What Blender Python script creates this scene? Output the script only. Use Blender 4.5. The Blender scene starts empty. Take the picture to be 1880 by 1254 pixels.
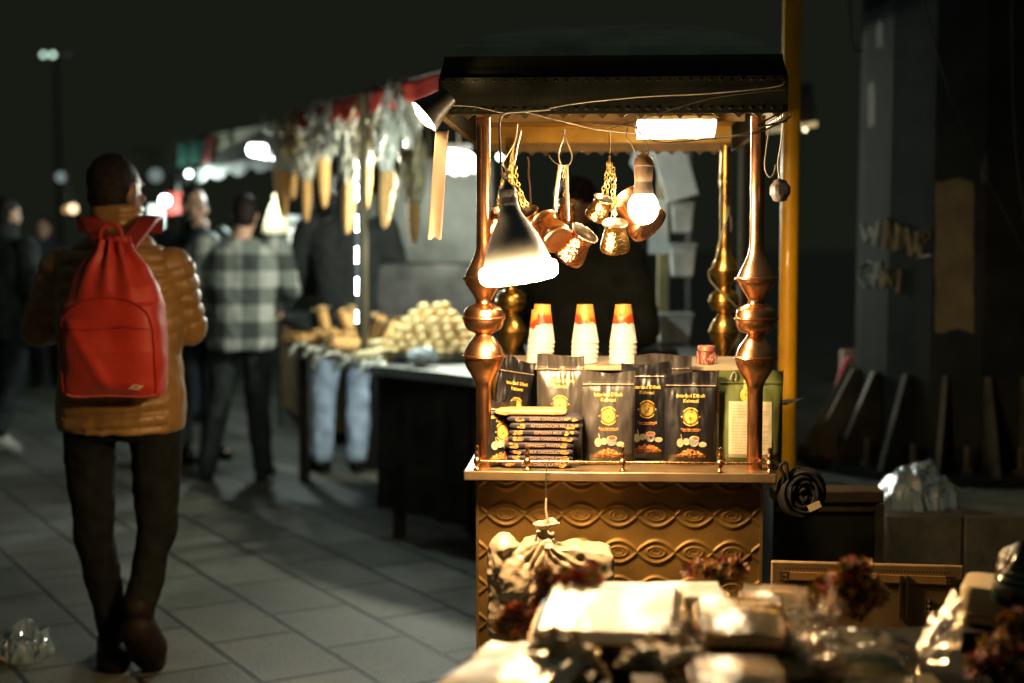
import bpy, math, random
import numpy as np
from mathutils import Vector, Matrix, noise
random.seed(7)
R = math.radians
PI = math.pi
V = Vector
sc = bpy.context.scene
col = sc.collection
# ------------------------------------------------------------------ camera
HCAM, FPX = 1.46, 2611.0
PITCH = math.atan(180.0 / FPX)
cam = bpy.data.cameras.new('camera'); camo = bpy.data.objects.new('camera', cam); col.objects.link(camo)
camo.location = (0, 0, HCAM); camo.rotation_euler = (PI / 2 - PITCH, 0, 0)
cam.sensor_width = 36; cam.lens = 50.0; cam.clip_start = 0.05; cam.clip_end = 500
cam.dof.use_dof = True; cam.dof.focus_distance = 3.45; cam.dof.aperture_fstop = 1.7
sc.camera = camo
# ------------------------------------------------------------------ world, exposure
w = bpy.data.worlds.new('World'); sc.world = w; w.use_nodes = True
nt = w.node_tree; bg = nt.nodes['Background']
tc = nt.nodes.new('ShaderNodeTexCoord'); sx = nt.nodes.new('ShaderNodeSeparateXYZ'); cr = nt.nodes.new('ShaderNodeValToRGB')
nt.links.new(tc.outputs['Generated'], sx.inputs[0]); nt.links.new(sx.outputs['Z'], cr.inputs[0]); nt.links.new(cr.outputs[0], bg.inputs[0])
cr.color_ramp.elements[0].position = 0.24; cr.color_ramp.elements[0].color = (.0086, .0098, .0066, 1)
cr.color_ramp.elements[1].position = 0.7; cr.color_ramp.elements[1].color = (.034, .042, .034, 1)  # sky raised overhead, out of view, to lift the ambient light
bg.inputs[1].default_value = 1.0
sc.view_settings.view_transform = 'Standard'; sc.view_settings.look = 'None'
sc.view_settings.exposure = 0; sc.view_settings.gamma = 1
sc.cycles.use_denoising = True
try: sc.cycles.denoiser = 'OPENIMAGEDENOISE'
except Exception: pass
sc.cycles.max_bounces = 6; sc.cycles.diffuse_bounces = 3; sc.cycles.glossy_bounces = 4; sc.cycles.transmission_bounces = 5
sc.cycles.transparent_max_bounces = 10
sc.cycles.sample_clamp_indirect = 4.0
sc.cycles.caustics_reflective = False; sc.cycles.caustics_refractive = False
WARM = (1, .63, .28); COOL = (.78, 1, .93)
# ------------------------------------------------------------------ projection helpers
FW = V((0, math.cos(PITCH), -math.sin(PITCH))); UP = V((0, math.sin(PITCH), math.cos(PITCH))); CAM = V((0, 0, HCAM))
def ray(px, py): return V(((px - 940) / FPX, 0, 0)) + FW + UP * ((627 - py) / FPX)
def P(px, py, D):
    d = ray(px, py); return CAM + d * (D / d.y)
def G(px, py, z=0.0):
    d = ray(px, py); return CAM + d * ((z - HCAM) / d.z)
CT = R(3.5); CO = V((0.262, 3.45, 0)); CX = V((math.cos(CT), -math.sin(CT), 0)); CY = V((math.sin(CT), math.cos(CT), 0))
def CL(x, y, z): return CO + CX * x + CY * y + V((0, 0, z))
def CP(px, py, yl):            # point of the pixel's ray on the cart plane at depth yl
    d = ray(px, py); t = (CO + CY * yl - CAM).dot(CY) / d.dot(CY); return CAM + d * t
def lx(p): return (p - CO).dot(CX)
CROT = Matrix.Rotation(-CT, 4, 'Z')
# ------------------------------------------------------------------ materials
MATS = {}
def mat(name, c, rough=.6, metal=0., var=.15, vs=8., bump=0., bs=60., spec=.5, emit=None, es=0., kind='noise', trans=0., alpha=1., coat=0., c2=None, sheen=0., bdist=.01, sss=0.):
    if name in MATS: return MATS[name]
    m = bpy.data.materials.new(name); m.use_nodes = True; n = m.node_tree; b = n.nodes['Principled BSDF']
    L = n.links.new
    t = n.nodes.new('ShaderNodeTexCoord')
    no = n.nodes.new('ShaderNodeTexNoise'); no.inputs['Scale'].default_value = vs; no.inputs['Detail'].default_value = 6; no.inputs['Roughness'].default_value = .6
    L(t.outputs['Object'], no.inputs['Vector'])
    rp = n.nodes.new('ShaderNodeValToRGB'); L(no.outputs['Fac'], rp.inputs[0])
    lo = tuple(max(0, x * (1 - var)) for x in c); hi = tuple(min(1, x * (1 + var)) for x in c)
    if c2: hi = c2
    rp.color_ramp.elements[0].position = .35; rp.color_ramp.elements[0].color = (*lo, 1)
    rp.color_ramp.elements[1].position = .65; rp.color_ramp.elements[1].color = (*hi, 1)
    L(rp.outputs[0], b.inputs['Base Color'])
    b.inputs['Metallic'].default_value = metal; b.inputs['Specular IOR Level'].default_value = spec if (max(c) > .06 or spec != .5 or rough < .5) else .12
    mr = n.nodes.new('ShaderNodeMapRange'); L(no.outputs['Fac'], mr.inputs[0])
    mr.inputs[3].default_value = max(.02, rough * .8); mr.inputs[4].default_value = min(1, rough * 1.2); L(mr.outputs[0], b.inputs['Roughness'])
    b.inputs['Transmission Weight'].default_value = trans; b.inputs['Alpha'].default_value = alpha
    b.inputs['Coat Weight'].default_value = coat; b.inputs['Sheen Weight'].default_value = sheen
    if sss: b.inputs['Subsurface Weight'].default_value = sss; b.inputs['Subsurface Scale'].default_value = .01
    if emit: b.inputs['Emission Color'].default_value = (*emit, 1); b.inputs['Emission Strength'].default_value = es
    if bump:
        bn = n.nodes.new('ShaderNodeBump'); bn.inputs['Strength'].default_value = bump; bn.inputs['Distance'].default_value = bdist
        if kind == 'hammer':
            vo = n.nodes.new('ShaderNodeTexVoronoi'); vo.inputs['Scale'].default_value = bs; L(t.outputs['Object'], vo.inputs['Vector']); L(vo.outputs['Distance'], bn.inputs['Height'])
        elif kind == 'crumple':
            vo = n.nodes.new('ShaderNodeTexVoronoi'); vo.inputs['Scale'].default_value = bs; vo.feature = 'DISTANCE_TO_EDGE'; n2 = n.nodes.new('ShaderNodeTexNoise'); n2.inputs['Scale'].default_value = bs * .5
            mx = n.nodes.new('ShaderNodeMixRGB'); mx.inputs[0].default_value = .25; L(t.outputs['Object'], mx.inputs[1]); L(t.outputs['Object'], n2.inputs['Vector']); L(n2.outputs['Color'], mx.inputs[2]); L(mx.outputs[0], vo.inputs['Vector']); L(vo.outputs['Distance'], bn.inputs['Height'])
        else:
            n2 = n.nodes.new('ShaderNodeTexNoise'); n2.inputs['Scale'].default_value = bs; n2.inputs['Detail'].default_value = 5; L(t.outputs['Object'], n2.inputs['Vector']); L(n2.outputs['Fac'], bn.inputs['Height'])
        L(bn.outputs[0], b.inputs['Normal'])
    MATS[name] = m; return m
def glow(name, c, s):
    if name in MATS: return MATS[name]
    m = bpy.data.materials.new(name); m.use_nodes = True; n = m.node_tree; n.nodes.clear()
    e = n.nodes.new('ShaderNodeEmission'); o = n.nodes.new('ShaderNodeOutputMaterial'); e.inputs[0].default_value = (*c, 1); e.inputs[1].default_value = s
    n.links.new(e.outputs[0], o.inputs[0]); MATS[name] = m; return m
def film(name, tint=(1, 1, 1), body=.12, bs=30., rough=.12, bump=.6, gl=.35, scale=1.):   # thin clear or milky plastic
    if name in MATS: return MATS[name]
    m = bpy.data.materials.new(name); m.use_nodes = True; n = m.node_tree; n.nodes.clear(); L = n.links.new
    o = n.nodes.new('ShaderNodeOutputMaterial'); tr = n.nodes.new('ShaderNodeBsdfTransparent'); g = n.nodes.new('ShaderNodeBsdfGlossy'); d = n.nodes.new('ShaderNodeBsdfDiffuse'); tl = n.nodes.new('ShaderNodeBsdfTranslucent')
    tr.inputs[0].default_value = (*tint, 1); d.inputs[0].default_value = (*tint, 1); tl.inputs[0].default_value = (*tint, 1); g.inputs['Roughness'].default_value = rough
    t = n.nodes.new('ShaderNodeTexCoord'); n2 = n.nodes.new('ShaderNodeTexNoise'); n2.inputs['Scale'].default_value = bs; n2.inputs['Detail'].default_value = 4; n2.inputs['Distortion'].default_value = 1.2
    bn = n.nodes.new('ShaderNodeBump'); bn.inputs['Strength'].default_value = bump; bn.inputs['Distance'].default_value = .01 * scale
    L(t.outputs['Object'], n2.inputs['Vector']); L(n2.outputs['Fac'], bn.inputs['Height'])
    for q in (g, d, tl): L(bn.outputs[0], q.inputs['Normal'])
    m0 = n.nodes.new('ShaderNodeMixShader'); m0.inputs[0].default_value = .45; L(d.outputs[0], m0.inputs[1]); L(tl.outputs[0], m0.inputs[2])
    m1 = n.nodes.new('ShaderNodeMixShader'); m1.inputs[0].default_value = body; L(tr.outputs[0], m1.inputs[1]); L(m0.outputs[0], m1.inputs[2])
    fr = n.nodes.new('ShaderNodeFresnel'); fr.inputs[0].default_value = 1.42 + gl * .3; L(bn.outputs[0], fr.inputs['Normal'])
    m2 = n.nodes.new('ShaderNodeMixShader'); L(fr.outputs[0], m2.inputs[0]); L(m1.outputs[0], m2.inputs[1]); L(g.outputs[0], m2.inputs[2]); L(m2.outputs[0], o.inputs[0])
    MATS[name] = m; return m
# ------------------------------------------------------------------ mesh collector
class MB:
    def __init__(s): s.v = []; s.f = []; s.m = []
    def add(s, vs, fs, mi=0, T=None):
        o = len(s.v)
        for p in vs:
            p = V(p); s.v.append(T @ p if T else p)
        for f in fs: s.f.append([i + o for i in f]); s.m.append(mi)
        return s
    def box(s, c, d, mi=0, T=None, rz=0.):
        c = V(c); x, y, z = d[0] / 2, d[1] / 2, d[2] / 2; M = Matrix.Translation(c) @ Matrix.Rotation(rz, 4, 'Z')
        if T: M = T @ M
        vs = [(a * x, b * y, e * z) for e in (-1, 1) for b in (-1, 1) for a in (-1, 1)]
        return s.add(vs, [(0, 2, 3, 1), (4, 5, 7, 6), (0, 1, 5, 4), (2, 6, 7, 3), (0, 4, 6, 2), (1, 3, 7, 5)], mi, M)
    def hexa(s, b, t, mi=0):   # 4 bottom, 4 top points
        return s.add(list(b) + list(t), [(3, 2, 1, 0), (4, 5, 6, 7), (0, 1, 5, 4), (1, 2, 6, 5), (2, 3, 7, 6), (3, 0, 4, 7)], mi)
    def lathe(s, prof, seg=24, T=None, mi=0, sx=1, sy=1, cap=True):
        n = len(prof); vs = []; fs = []
        for r, z in prof:
            for k in range(seg):
                a = 2 * PI * k / seg; vs.append((r * sx * math.cos(a), r * sy * math.sin(a), z))
        for i in range(n - 1):
            for k in range(seg):
                k2 = (k + 1) % seg; fs.append((i * seg + k, i * seg + k2, (i + 1) * seg + k2, (i + 1) * seg + k))
        if cap:
            fs.append(tuple(range(seg))[::-1]); fs.append(tuple((n - 1) * seg + k for k in range(seg)))
        return s.add(vs, fs, mi, T)
    def tube(s, pts, r, seg=8, mi=0, cap=True, flat=1.):
        pts = [V(p) for p in pts]; n = len(pts); vs = []; fs = []
        up = V((0, 0, 1)); prev = None
        for i, p in enumerate(pts):
            t = (pts[min(i + 1, n - 1)] - pts[max(i - 1, 0)]).normalized()
            if prev is None:
                a = t.cross(up if abs(t.dot(up)) < .95 else V((0, 1, 0))).normalized()
            else:
                a = (prev - t * prev.dot(t));  a = a.normalized() if a.length > 1e-6 else t.orthogonal().normalized()
            prev = a; b = t.cross(a)
            rr = r[i] if isinstance(r, (list, tuple)) else r
            for k in range(seg):
                an = 2 * PI * k / seg; vs.append(p + a * (rr * math.cos(an)) + b * (rr * flat * math.sin(an)))
        for i in range(n - 1):
            for k in range(seg):
                k2 = (k + 1) % seg; fs.append((i * seg + k, i * seg + k2, (i + 1) * seg + k2, (i + 1) * seg + k))
        if cap:
            fs.append(tuple(range(seg))[::-1]); fs.append(tuple((n - 1) * seg + k for k in range(seg)))
        return s.add(vs, fs, mi)
    def grid(s, fn, nu, nv, mi=0, closed_u=False, T=None):
        vs = []; fs = []
        cu = nu if closed_u else nu + 1
        for j in range(nv + 1):
            for i in range(cu): vs.append(fn(i / nu, j / nv))
        for j in range(nv):
            for i in range(nu):
                i2 = (i + 1) % cu; fs.append((j * cu + i, j * cu + i2, (j + 1) * cu + i2, (j + 1) * cu + i))
        return s.add(vs, fs, mi, T)
    def ball(s, c, r, seg=16, mi=0, T=None, rings=None):
        rx, ry, rz = (r, r, r) if not isinstance(r, (tuple, list)) else r; rings = rings or seg // 2
        M = Matrix.Translation(V(c)) @ Matrix.Diagonal((rx, ry, rz, 1))
        if T: M = T @ M
        prof = [(max(1e-4, math.sin(PI * i / rings)), -math.cos(PI * i / rings)) for i in range(rings + 1)]
        return s.lathe(prof, seg, M, mi)
    def disc(s, c, r, T=None, mi=0, seg=20, sx=1, sy=1):   # flat in XY
        c = V(c); return s.add([c + V((r * sx * math.cos(2 * PI * k / seg), r * sy * math.sin(2 * PI * k / seg), 0)) for k in range(seg)], [tuple(range(seg))], mi, T)
    def build(s, name, mats, parent=None, smooth=True, bevel=0, base=None, sub=0, solid=0, ang=40):
        me = bpy.data.meshes.new(name)
        off = parent_loc(parent) if parent else V(base if base is not None else (0, 0, 0))
        me.from_pydata([tuple(p - off) for p in s.v], [], s.f)
        if not isinstance(mats, (list, tuple)): mats = [mats]
        for m in mats: me.materials.append(m)
        if len(mats) > 1: me.polygons.foreach_set('material_index', s.m)
        me.update()
        o = bpy.data.objects.new(name, me); col.objects.link(o)
        if smooth:
            me.polygons.foreach_set('use_smooth', [True] * len(me.polygons))
            try: me.set_sharp_from_angle(angle=R(ang))
            except Exception: pass
        if parent: o.parent = parent
        else: o.location = off
        if solid:
            q = o.modifiers.new('s', 'SOLIDIFY'); q.thickness = solid; q.offset = 0
        if bevel:
            q = o.modifiers.new('b', 'BEVEL'); q.width = bevel; q.segments = 2; q.limit_method = 'ANGLE'; q.angle_limit = R(40)
        if sub:
            q = o.modifiers.new('u', 'SUBSURF'); q.levels = sub; q.render_levels = sub
        return o
def parent_loc(p):
    l = V((0, 0, 0))
    while p is not None: l = l + p.location; p = p.parent
    return l
def tag(o, label=None, cat=None, group=None, kind=None):
    if label: o['label'] = label
    if cat: o['category'] = cat
    if group: o['group'] = group
    if kind: o['kind'] = kind
    return o
def thing(name, loc, label, cat, group=None):
    o = bpy.data.objects.new(name, None); o.empty_display_size = .05; col.objects.link(o); o.location = loc
    return tag(o, label, cat, group)
def dup(root, loc, rot=None, scale=None, label=None, group=None):
    def cp(o, par):
        c = o.copy(); col.objects.link(c)
        if par: c.parent = par
        for ch in [x for x in kids.get(o.name, [])]: cp(ch, c)
        return c
    kids = {}
    for x in root.children_recursive: kids.setdefault(x.parent.name, []).append(x)
    c = cp(root, None); c.location = loc
    if rot is not None: c.rotation_euler = rot
    if scale is not None: c.scale = scale if isinstance(scale, (tuple, list)) else (scale,) * 3
    if label: c['label'] = label
    if group: c['group'] = group
    return c
def light(name, kind, loc, power, color, parent, size=.05, direction=None, spot=None):
    l = bpy.data.lights.new(name, kind); l.energy = power; l.color = color
    if kind in ('POINT', 'SPOT'): l.shadow_soft_size = size
    if kind == 'AREA': l.size = size
    if spot: l.spot_size = spot; l.spot_blend = .6
    o = bpy.data.objects.new(name, l); col.objects.link(o); o.location = V(loc) - (parent_loc(parent) if parent else V((0, 0, 0))); o.parent = parent
    if direction is not None: o.rotation_euler = V(direction).to_track_quat('-Z', 'Y').to_euler()
    return o
def aim(dirv, loc, twist=0.):   # matrix taking +Z to dirv
    return Matrix.Translation(V(loc)) @ V(dirv).normalized().to_track_quat('Z', 'Y').to_matrix().to_4x4() @ Matrix.Rotation(twist, 4, 'Z')
def nz(p, s=1., o=0.): return noise.noise(V((p[0] * s + o, p[1] * s + o * 1.7, p[2] * s - o)))
def smooth_path(pts, n=6):
    pts = [V(p) for p in pts]; out = []
    for i in range(len(pts) - 1):
        p0 = pts[max(i - 1, 0)]; p1 = pts[i]; p2 = pts[i + 1]; p3 = pts[min(i + 2, len(pts) - 1)]
        for k in range(n):
            t = k / n; out.append(.5 * ((2 * p1) + (p2 - p0) * t + (2 * p0 - 5 * p1 + 4 * p2 - p3) * t * t + (3 * p1 - p0 - 3 * p2 + p3) * t ** 3))
    out.append(pts[-1]); return out
TXT = {}
def text(s, size):   # centred flat glyph mesh (x right, y up)
    if s not in TXT:
        cu = bpy.data.curves.new('t', 'FONT'); cu.body = s; cu.align_x = 'CENTER'; cu.align_y = 'CENTER'; cu.size = 1; cu.resolution_u = 3; cu.offset = .012
        o = bpy.data.objects.new('t', cu); col.objects.link(o); dg = bpy.context.evaluated_depsgraph_get(); dg.update()
        me = bpy.data.meshes.new_from_object(o.evaluated_get(dg)); TXT[s] = ([tuple(v.co) for v in me.vertices], [tuple(p.vertices) for p in me.polygons])
        bpy.data.objects.remove(o); bpy.data.meshes.remove(me)
    v, f = TXT[s]; return [(x * size, y * size, 0) for x, y, z in v], f

def remesh(mb, name, voxel, m, parent, smooth_it=4, wr=0., ws=9., disp=None):
    me = bpy.data.meshes.new('tmp'); me.from_pydata([tuple(p) for p in mb.v], [], mb.f); o = bpy.data.objects.new('tmp', me); col.objects.link(o)
    q = o.modifiers.new('r', 'REMESH'); q.mode = 'VOXEL'; q.voxel_size = voxel; q.use_smooth_shade = True
    if smooth_it: q = o.modifiers.new('s', 'SMOOTH'); q.iterations = smooth_it; q.factor = .5
    dg = bpy.context.evaluated_depsgraph_get(); dg.update(); n = bpy.data.meshes.new_from_object(o.evaluated_get(dg)); bpy.data.objects.remove(o); bpy.data.meshes.remove(me)
    if wr or disp:
        N = [v.normal.copy() for v in n.vertices]
        for v, nn in zip(n.vertices, N):
            d = 0
            if wr: d += wr * (nz((v.co.x, v.co.y, v.co.z * .7), ws) + .5 * nz(v.co, ws * 2.3, 3))
            if disp: d += disp(v.co)
            v.co += nn * d
    n.name = name; n.materials.clear(); n.materials.append(m); n.polygons.foreach_set('use_smooth', [True] * len(n.polygons))
    r = bpy.data.objects.new(name, n); col.objects.link(r); r.parent = parent; return r
# common materials
M_copper = mat('copper', (.78, .36, .18), .24, 1, .12, 30, .25, 900, bdist=.0006)
M_coppers = mat('copper_polished', (.82, .40, .19), .25, 1, .16, 18, .15, 90, bdist=.002)
M_brass = mat('brass', (.80, .50, .14), .28, 1, .12, 20, .12, 200, bdist=.001)
M_hcop = mat('hammered_copper', (.80, .38, .19), .2, 1, .1, 20, .8, 210, kind='hammer', bdist=.0022)
M_hbrass = mat('hammered_brass', (.80, .52, .20), .2, 1, .1, 20, .6, 200, kind='hammer', bdist=.002)
M_tin = mat('tin_lining', (.72, .66, .55), .32, 1, .1, 20, .1, 150, bdist=.001)
M_gold = mat('gold_print', (.78, .52, .10), .4, .3, .1, 60)
M_black = mat('black_plastic', (.02, .021, .02), .45, 0, .3, 20, .1, 80, bdist=.001)
M_white = mat('white_print', (.78, .72, .62), .5, 0, .1, 40)
M_wire = mat('grey_wire', (.22, .2, .18), .5, 0, .2, 30)
M_steel = mat('brushed_steel', (.55, .57, .56), .3, 1, .15, 12, .1, 90, bdist=.001)
M_concrete = mat('concrete', (.2, .205, .195), .9, 0, .3, 5, .5, 60, bdist=.006)

# ------------------------------------------------------------------ ground
def ground():
    m = bpy.data.materials.new('paving'); m.use_nodes = True; n = m.node_tree; b = n.nodes['Principled BSDF']; L = n.links.new
    t = n.nodes.new('ShaderNodeTexCoord'); mp = n.nodes.new('ShaderNodeMapping'); mp.vector_type = 'TEXTURE'
    A = math.atan2(.861, -.508)
    p0 = G(176, 1174)
    mp.inputs['Location'].default_value = (p0.x, p0.y, 0); mp.inputs['Rotation'].default_value = (0, 0, A)
    L(t.outputs['Object'], mp.inputs[0])
    br = n.nodes.new('ShaderNodeTexBrick'); br.offset = .5; br.inputs['Scale'].default_value = 1; br.inputs['Mortar Size'].default_value = .013; br.inputs['Mortar Smooth'].default_value = .3
    br.inputs['Brick Width'].default_value = .54; br.inputs['Row Height'].default_value = .337; br.inputs['Bias'].default_value = 0
    br.inputs['Color1'].default_value = (.080, .083, .067, 1); br.inputs['Color2'].default_value = (.142, .147, .120, 1); br.inputs['Mortar'].default_value = (.010, .011, .009, 1)
    L(mp.outputs[0], br.inputs[0])
    no = n.nodes.new('ShaderNodeTexNoise'); no.inputs['Scale'].default_value = 2.2; no.inputs['Detail'].default_value = 9; no.inputs['Roughness'].default_value = .65; L(t.outputs['Object'], no.inputs[0])
    r1 = n.nodes.new('ShaderNodeValToRGB'); L(no.outputs[0], r1.inputs[0]); r1.color_ramp.elements[0].position = .3; r1.color_ramp.elements[0].color = (.45, .44, .42, 1); r1.color_ramp.elements[1].position = .7; r1.color_ramp.elements[1].color = (1.2, 1.2, 1.2, 1)
    mx = n.nodes.new('ShaderNodeMixRGB'); mx.blend_type = 'MULTIPLY'; mx.inputs[0].default_value = 1; L(br.outputs['Color'], mx.inputs[1]); L(r1.outputs[0], mx.inputs[2])
    # dark gum spots and stains
    sp = n.nodes.new('ShaderNodeTexNoise'); sp.inputs['Scale'].default_value = 38; sp.inputs['Detail'].default_value = 3; L(t.outputs['Object'], sp.inputs[0])
    r2 = n.nodes.new('ShaderNodeValToRGB'); L(sp.outputs[0], r2.inputs[0]); r2.color_ramp.elements[0].position = .335; r2.color_ramp.elements[0].color = (.25, .25, .25, 1); r2.color_ramp.elements[1].position = .375; r2.color_ramp.elements[1].color = (1, 1, 1, 1)
    m2 = n.nodes.new('ShaderNodeMixRGB'); m2.blend_type = 'MULTIPLY'; m2.inputs[0].default_value = 1; L(mx.outputs[0], m2.inputs[1]); L(r2.outputs[0], m2.inputs[2]); L(m2.outputs[0], b.inputs['Base Color'])
    fn = n.nodes.new('ShaderNodeTexNoise'); fn.inputs['Scale'].default_value = 90; fn.inputs['Detail'].default_value = 4; L(t.outputs['Object'], fn.inputs[0])
    ad = n.nodes.new('ShaderNodeMath'); ad.operation = 'MULTIPLY_ADD'; ad.inputs[1].default_value = -1.2; L(br.outputs['Fac'], ad.inputs[0]); L(fn.outputs[0], ad.inputs[2])
    bp = n.nodes.new('ShaderNodeBump'); bp.inputs['Strength'].default_value = .7; bp.inputs['Distance'].default_value = .006; L(ad.outputs[0], bp.inputs['Height']); L(bp.outputs[0], b.inputs['Normal'])
    rr = n.nodes.new('ShaderNodeMapRange'); L(no.outputs[0], rr.inputs[0]); rr.inputs[3].default_value = .42; rr.inputs[4].default_value = .7; L(rr.outputs[0], b.inputs['Roughness'])
    MB().add([(-150, -20, 0), (150, -20, 0), (150, 300, 0), (-150, 300, 0)], [(0, 1, 2, 3)]).build('pavement', m)
    tag(bpy.data.objects['pavement'], kind='structure')
ground()
# ================================================================== COFFEE CART
XL, XR = -.335, .335
ZC = .901
Zroof = 1.756
def frame(mb, T=None): return mb
cart = thing('coffee_cart', CL(0, .6, 0), 'brass vendor cart with embossed front panel, four turned copper posts and a dark canopy', 'cart')
M_panel = mat('embossed_brass_sheet', (.185, .105, .026), .48, .55, .38, 5, .25, 160, bdist=.0015)
M_counter = mat('counter_metal', (.27, .19, .11), .36, .7, .25, 9, .2, 120, bdist=.001)
M_roofd = mat('shaded_canopy_metal', (.012, .014, .011), .75, 0, .35, 14, .4, 70, bdist=.003)  # near-black colour stands in for shade on the roof's outer edge
M_inner = mat('varnished_brass_board', (.72, .43, .08), .38, .55, .25, 10, .3, 60, bdist=.003)
M_trim = mat('wood_trim', (.34, .21, .08), .5, 0, .25, 16)

# embossed front panel as real relief
def panel():
    x0, x1, z0, z1 = -.349, .349, .12, .877
    nx, nzz = 330, 360
    X = np.linspace(x0, x1, nx + 1); Z = np.linspace(z0, z1, nzz + 1)
    XX, ZZ = np.meshgrid(X, Z)
    Lp = .0937; rows = .0915
    ph = (XX + .0) / Lp
    H = np.zeros_like(XX)
    zr0 = .785 
    for k in range(-1, 9):
        zc = zr0 - k * rows
        dz = ZZ - zc
        c = np.abs(np.cos(PI * ph))
        A = .0268 * c ** .85 + .001
        d = np.abs(np.abs(dz) - A)
        H += .0034 * np.exp(-(d / .0050) ** 2)
        H += .0014 / (1 + np.exp((np.abs(dz) - A) / .0012))
        fx = (ph - np.round(ph)) * Lp
        e = np.sqrt((fx / .0225) ** 2 + (dz / .0125) ** 2)
        H += .0026 * np.exp(-((e - 1) / .17) ** 2)
        H += .0022 * np.exp(-((e - .55) / .16) ** 2) * (np.abs(np.sin(fx * 420)) * .8 + .2)
    # the top row is cut by the counter's lip: handled by zr0
    H += .0008 * np.sin(XX * 31 + 1) * np.sin(ZZ * 23)
    vs = [tuple(CL(float(XX[j, i]), .052 - float(H[j, i]), float(ZZ[j, i]))) for j in range(nzz + 1) for i in range(nx + 1)]
    fs = [(j * (nx + 1) + i, j * (nx + 1) + i + 1, (j + 1) * (nx + 1) + i + 1, (j + 1) * (nx + 1) + i) for j in range(nzz) for i in range(nx)]
    mb = MB(); mb.add(vs, fs); mb.build('embossed_panel', M_panel, cart, ang=180)
panel()
T0 = Matrix.Translation(CO) @ CROT
mb = MB(); mb.box((0, .63, .498), (.692, 1.14, .758), T=T0); mb.build('cabinet_body', M_trim, cart, smooth=False)
for sx_ in (-1, 1): mb = MB(); mb.box((sx_ * .352, .054, .4975), (.007, .016, .757), T=T0); mb.build('corner_trim', mat('dark_brass', (.25, .17, .07), .4, .8), cart, smooth=False)
mb = MB(); mb.box((0, .60, .889), (.764, 1.2, .024), T=T0); mb.build('countertop', M_counter, cart, bevel=.003)
mb = MB(); mb.box((0, .62, .06), (.62, 1.0, .12), T=T0); mb.build('plinth', M_black, cart, smooth=False)

# turned posts
prof = [(.019, ZC), (.019, 1.09), (.0195, 1.106), (.0225, 1.118), (.029, 1.131), (.0365, 1.145), (.0415, 1.158), (.0445, 1.170), (.0450, 1.1745), (.0485, 1.1765), (.0490, 1.179), (.0485, 1.1815), (.0450, 1.1835),
        (.0435, 1.190), (.0395, 1.203), (.0325, 1.216), (.0255, 1.227), (.0215, 1.233), (.0205, 1.236), (.0225, 1.2385), (.031, 1.242), (.0385, 1.248), (.0430, 1.257), (.0450, 1.267), (.0452, 1.2715), (.0485, 1.2733), (.0490, 1.2755), (.0485, 1.2778), (.0452, 1.2795), (.0448, 1.288), (.0420, 1.297), (.0360, 1.304), (.0275, 1.3085),
        (.0215, 1.312), (.0205, 1.317), (.0215, 1.324), (.0255, 1.333), (.0320, 1.344), (.0385, 1.355), (.0425, 1.364), (.0432, 1.369), (.0472, 1.371), (.0478, 1.3735), (.0472, 1.376), (.0425, 1.378), (.0398, 1.386), (.0345, 1.401), (.0270, 1.418), (.0218, 1.434), (.0190, 1.449), (.0180, 1.462), (.0175, 1.485), (.0175, 1.77)]
posts = [CP(888, 590, .06), CP(1388, 590, .06), CP(938, 590, 1.12), CP(1329, 590, 1.12)]
for i, p in enumerate(posts):
    mb = MB(); s = .96 if i > 1 else 1.
    mb.lathe([((r if r < .0206 else .0205 + (r - .0205) * 1.2) * s, z) for r, z in prof], 40, Matrix.Translation((p.x, p.y, 0)))
    mb.build('turned_post', M_coppers if i < 2 else M_brass, cart, ang=25)

# gallery rail
M_rail = mat('rail_copper', (.62, .34, .16), .27, 1, .2, 40)
fin = [(.0105, .901), (.0105, .904), (.006, .907), (.0045, .911), (.008, .916), (.0098, .922), (.008, .929), (.0045, .933), (.0068, .937), (.0072, .942), (.0045, .948), (.0038, .953), (.0055, .957), (.0045, .962), (.001, .964)]
fx = [lx(CP(p, 850, .012)) for p in (876, 968, 1143, 1322)] + [lx(CP(1413, 850, .012))]
mb = MB()
mb.tube([CL(fx[0] - .004, .012, .9235), CL(fx[-1] + .004, .012, .9235)], .0036, 10)
mb.tube([CL(fx[0], .012, .9235), CL(fx[0], .9, .9235)], .0036, 8)
mb.tube([CL(fx[-1], .012, .9235), CL(fx[-1], .9, .9235)], .0036, 8)
rail = mb.build('gallery_rail', M_rail, cart)
for i, x in enumerate(fx):
    mb = MB(); mb.lathe(fin, 16, Matrix.Translation(CL(x, .012, 0))); mb.ball(CL(x, .012, .9235), .0075, 12)
    mb.build('rail_finial', M_rail, rail)
for yy in (.3, .6, .9):
    for x in (fx[0], fx[-1]):
        mb = MB(); mb.lathe(fin, 12, Matrix.Translation(CL(x, yy, 0))); mb.build('rail_finial', M_rail, rail)

# roof
rxl, rxr = lx(CP(806, 230, -.06)), lx(CP(1446, 230, -.06))
ry0, ry1 = -.06, 1.25
mb = MB()
def board(mb, x0, y0, x1, y1, z0, z1, th):
    a = V((x1 - x0, y1 - y0, 0)); L_ = a.length; rz = math.atan2(a.y, a.x)
    mb.box(((x0 + x1) / 2, (y0 + y1) / 2, (z0 + z1) / 2), (L_, th, z1 - z0), T=T0, rz=rz)
zt = 1.852
board(mb, rxl, ry0, rxr, ry0, Zroof + .01, zt, .012); board(mb, rxl + .006, ry0 + .008, rxl + .006, ry1 - .008, Zroof + .01, zt, .011)
board(mb, rxr - .006, ry0 + .008, rxr - .006, ry1 - .008, Zroof + .01, zt, .011)
fas = mb.build('fascia', M_roofd, cart, smooth=False)
mb = MB(); board(mb, rxl + .014, ry1 - .01, rxr - .014, ry1 - .01, Zroof + .024, zt, .012); mb.build('back_board', M_inner, cart, smooth=False)
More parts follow.
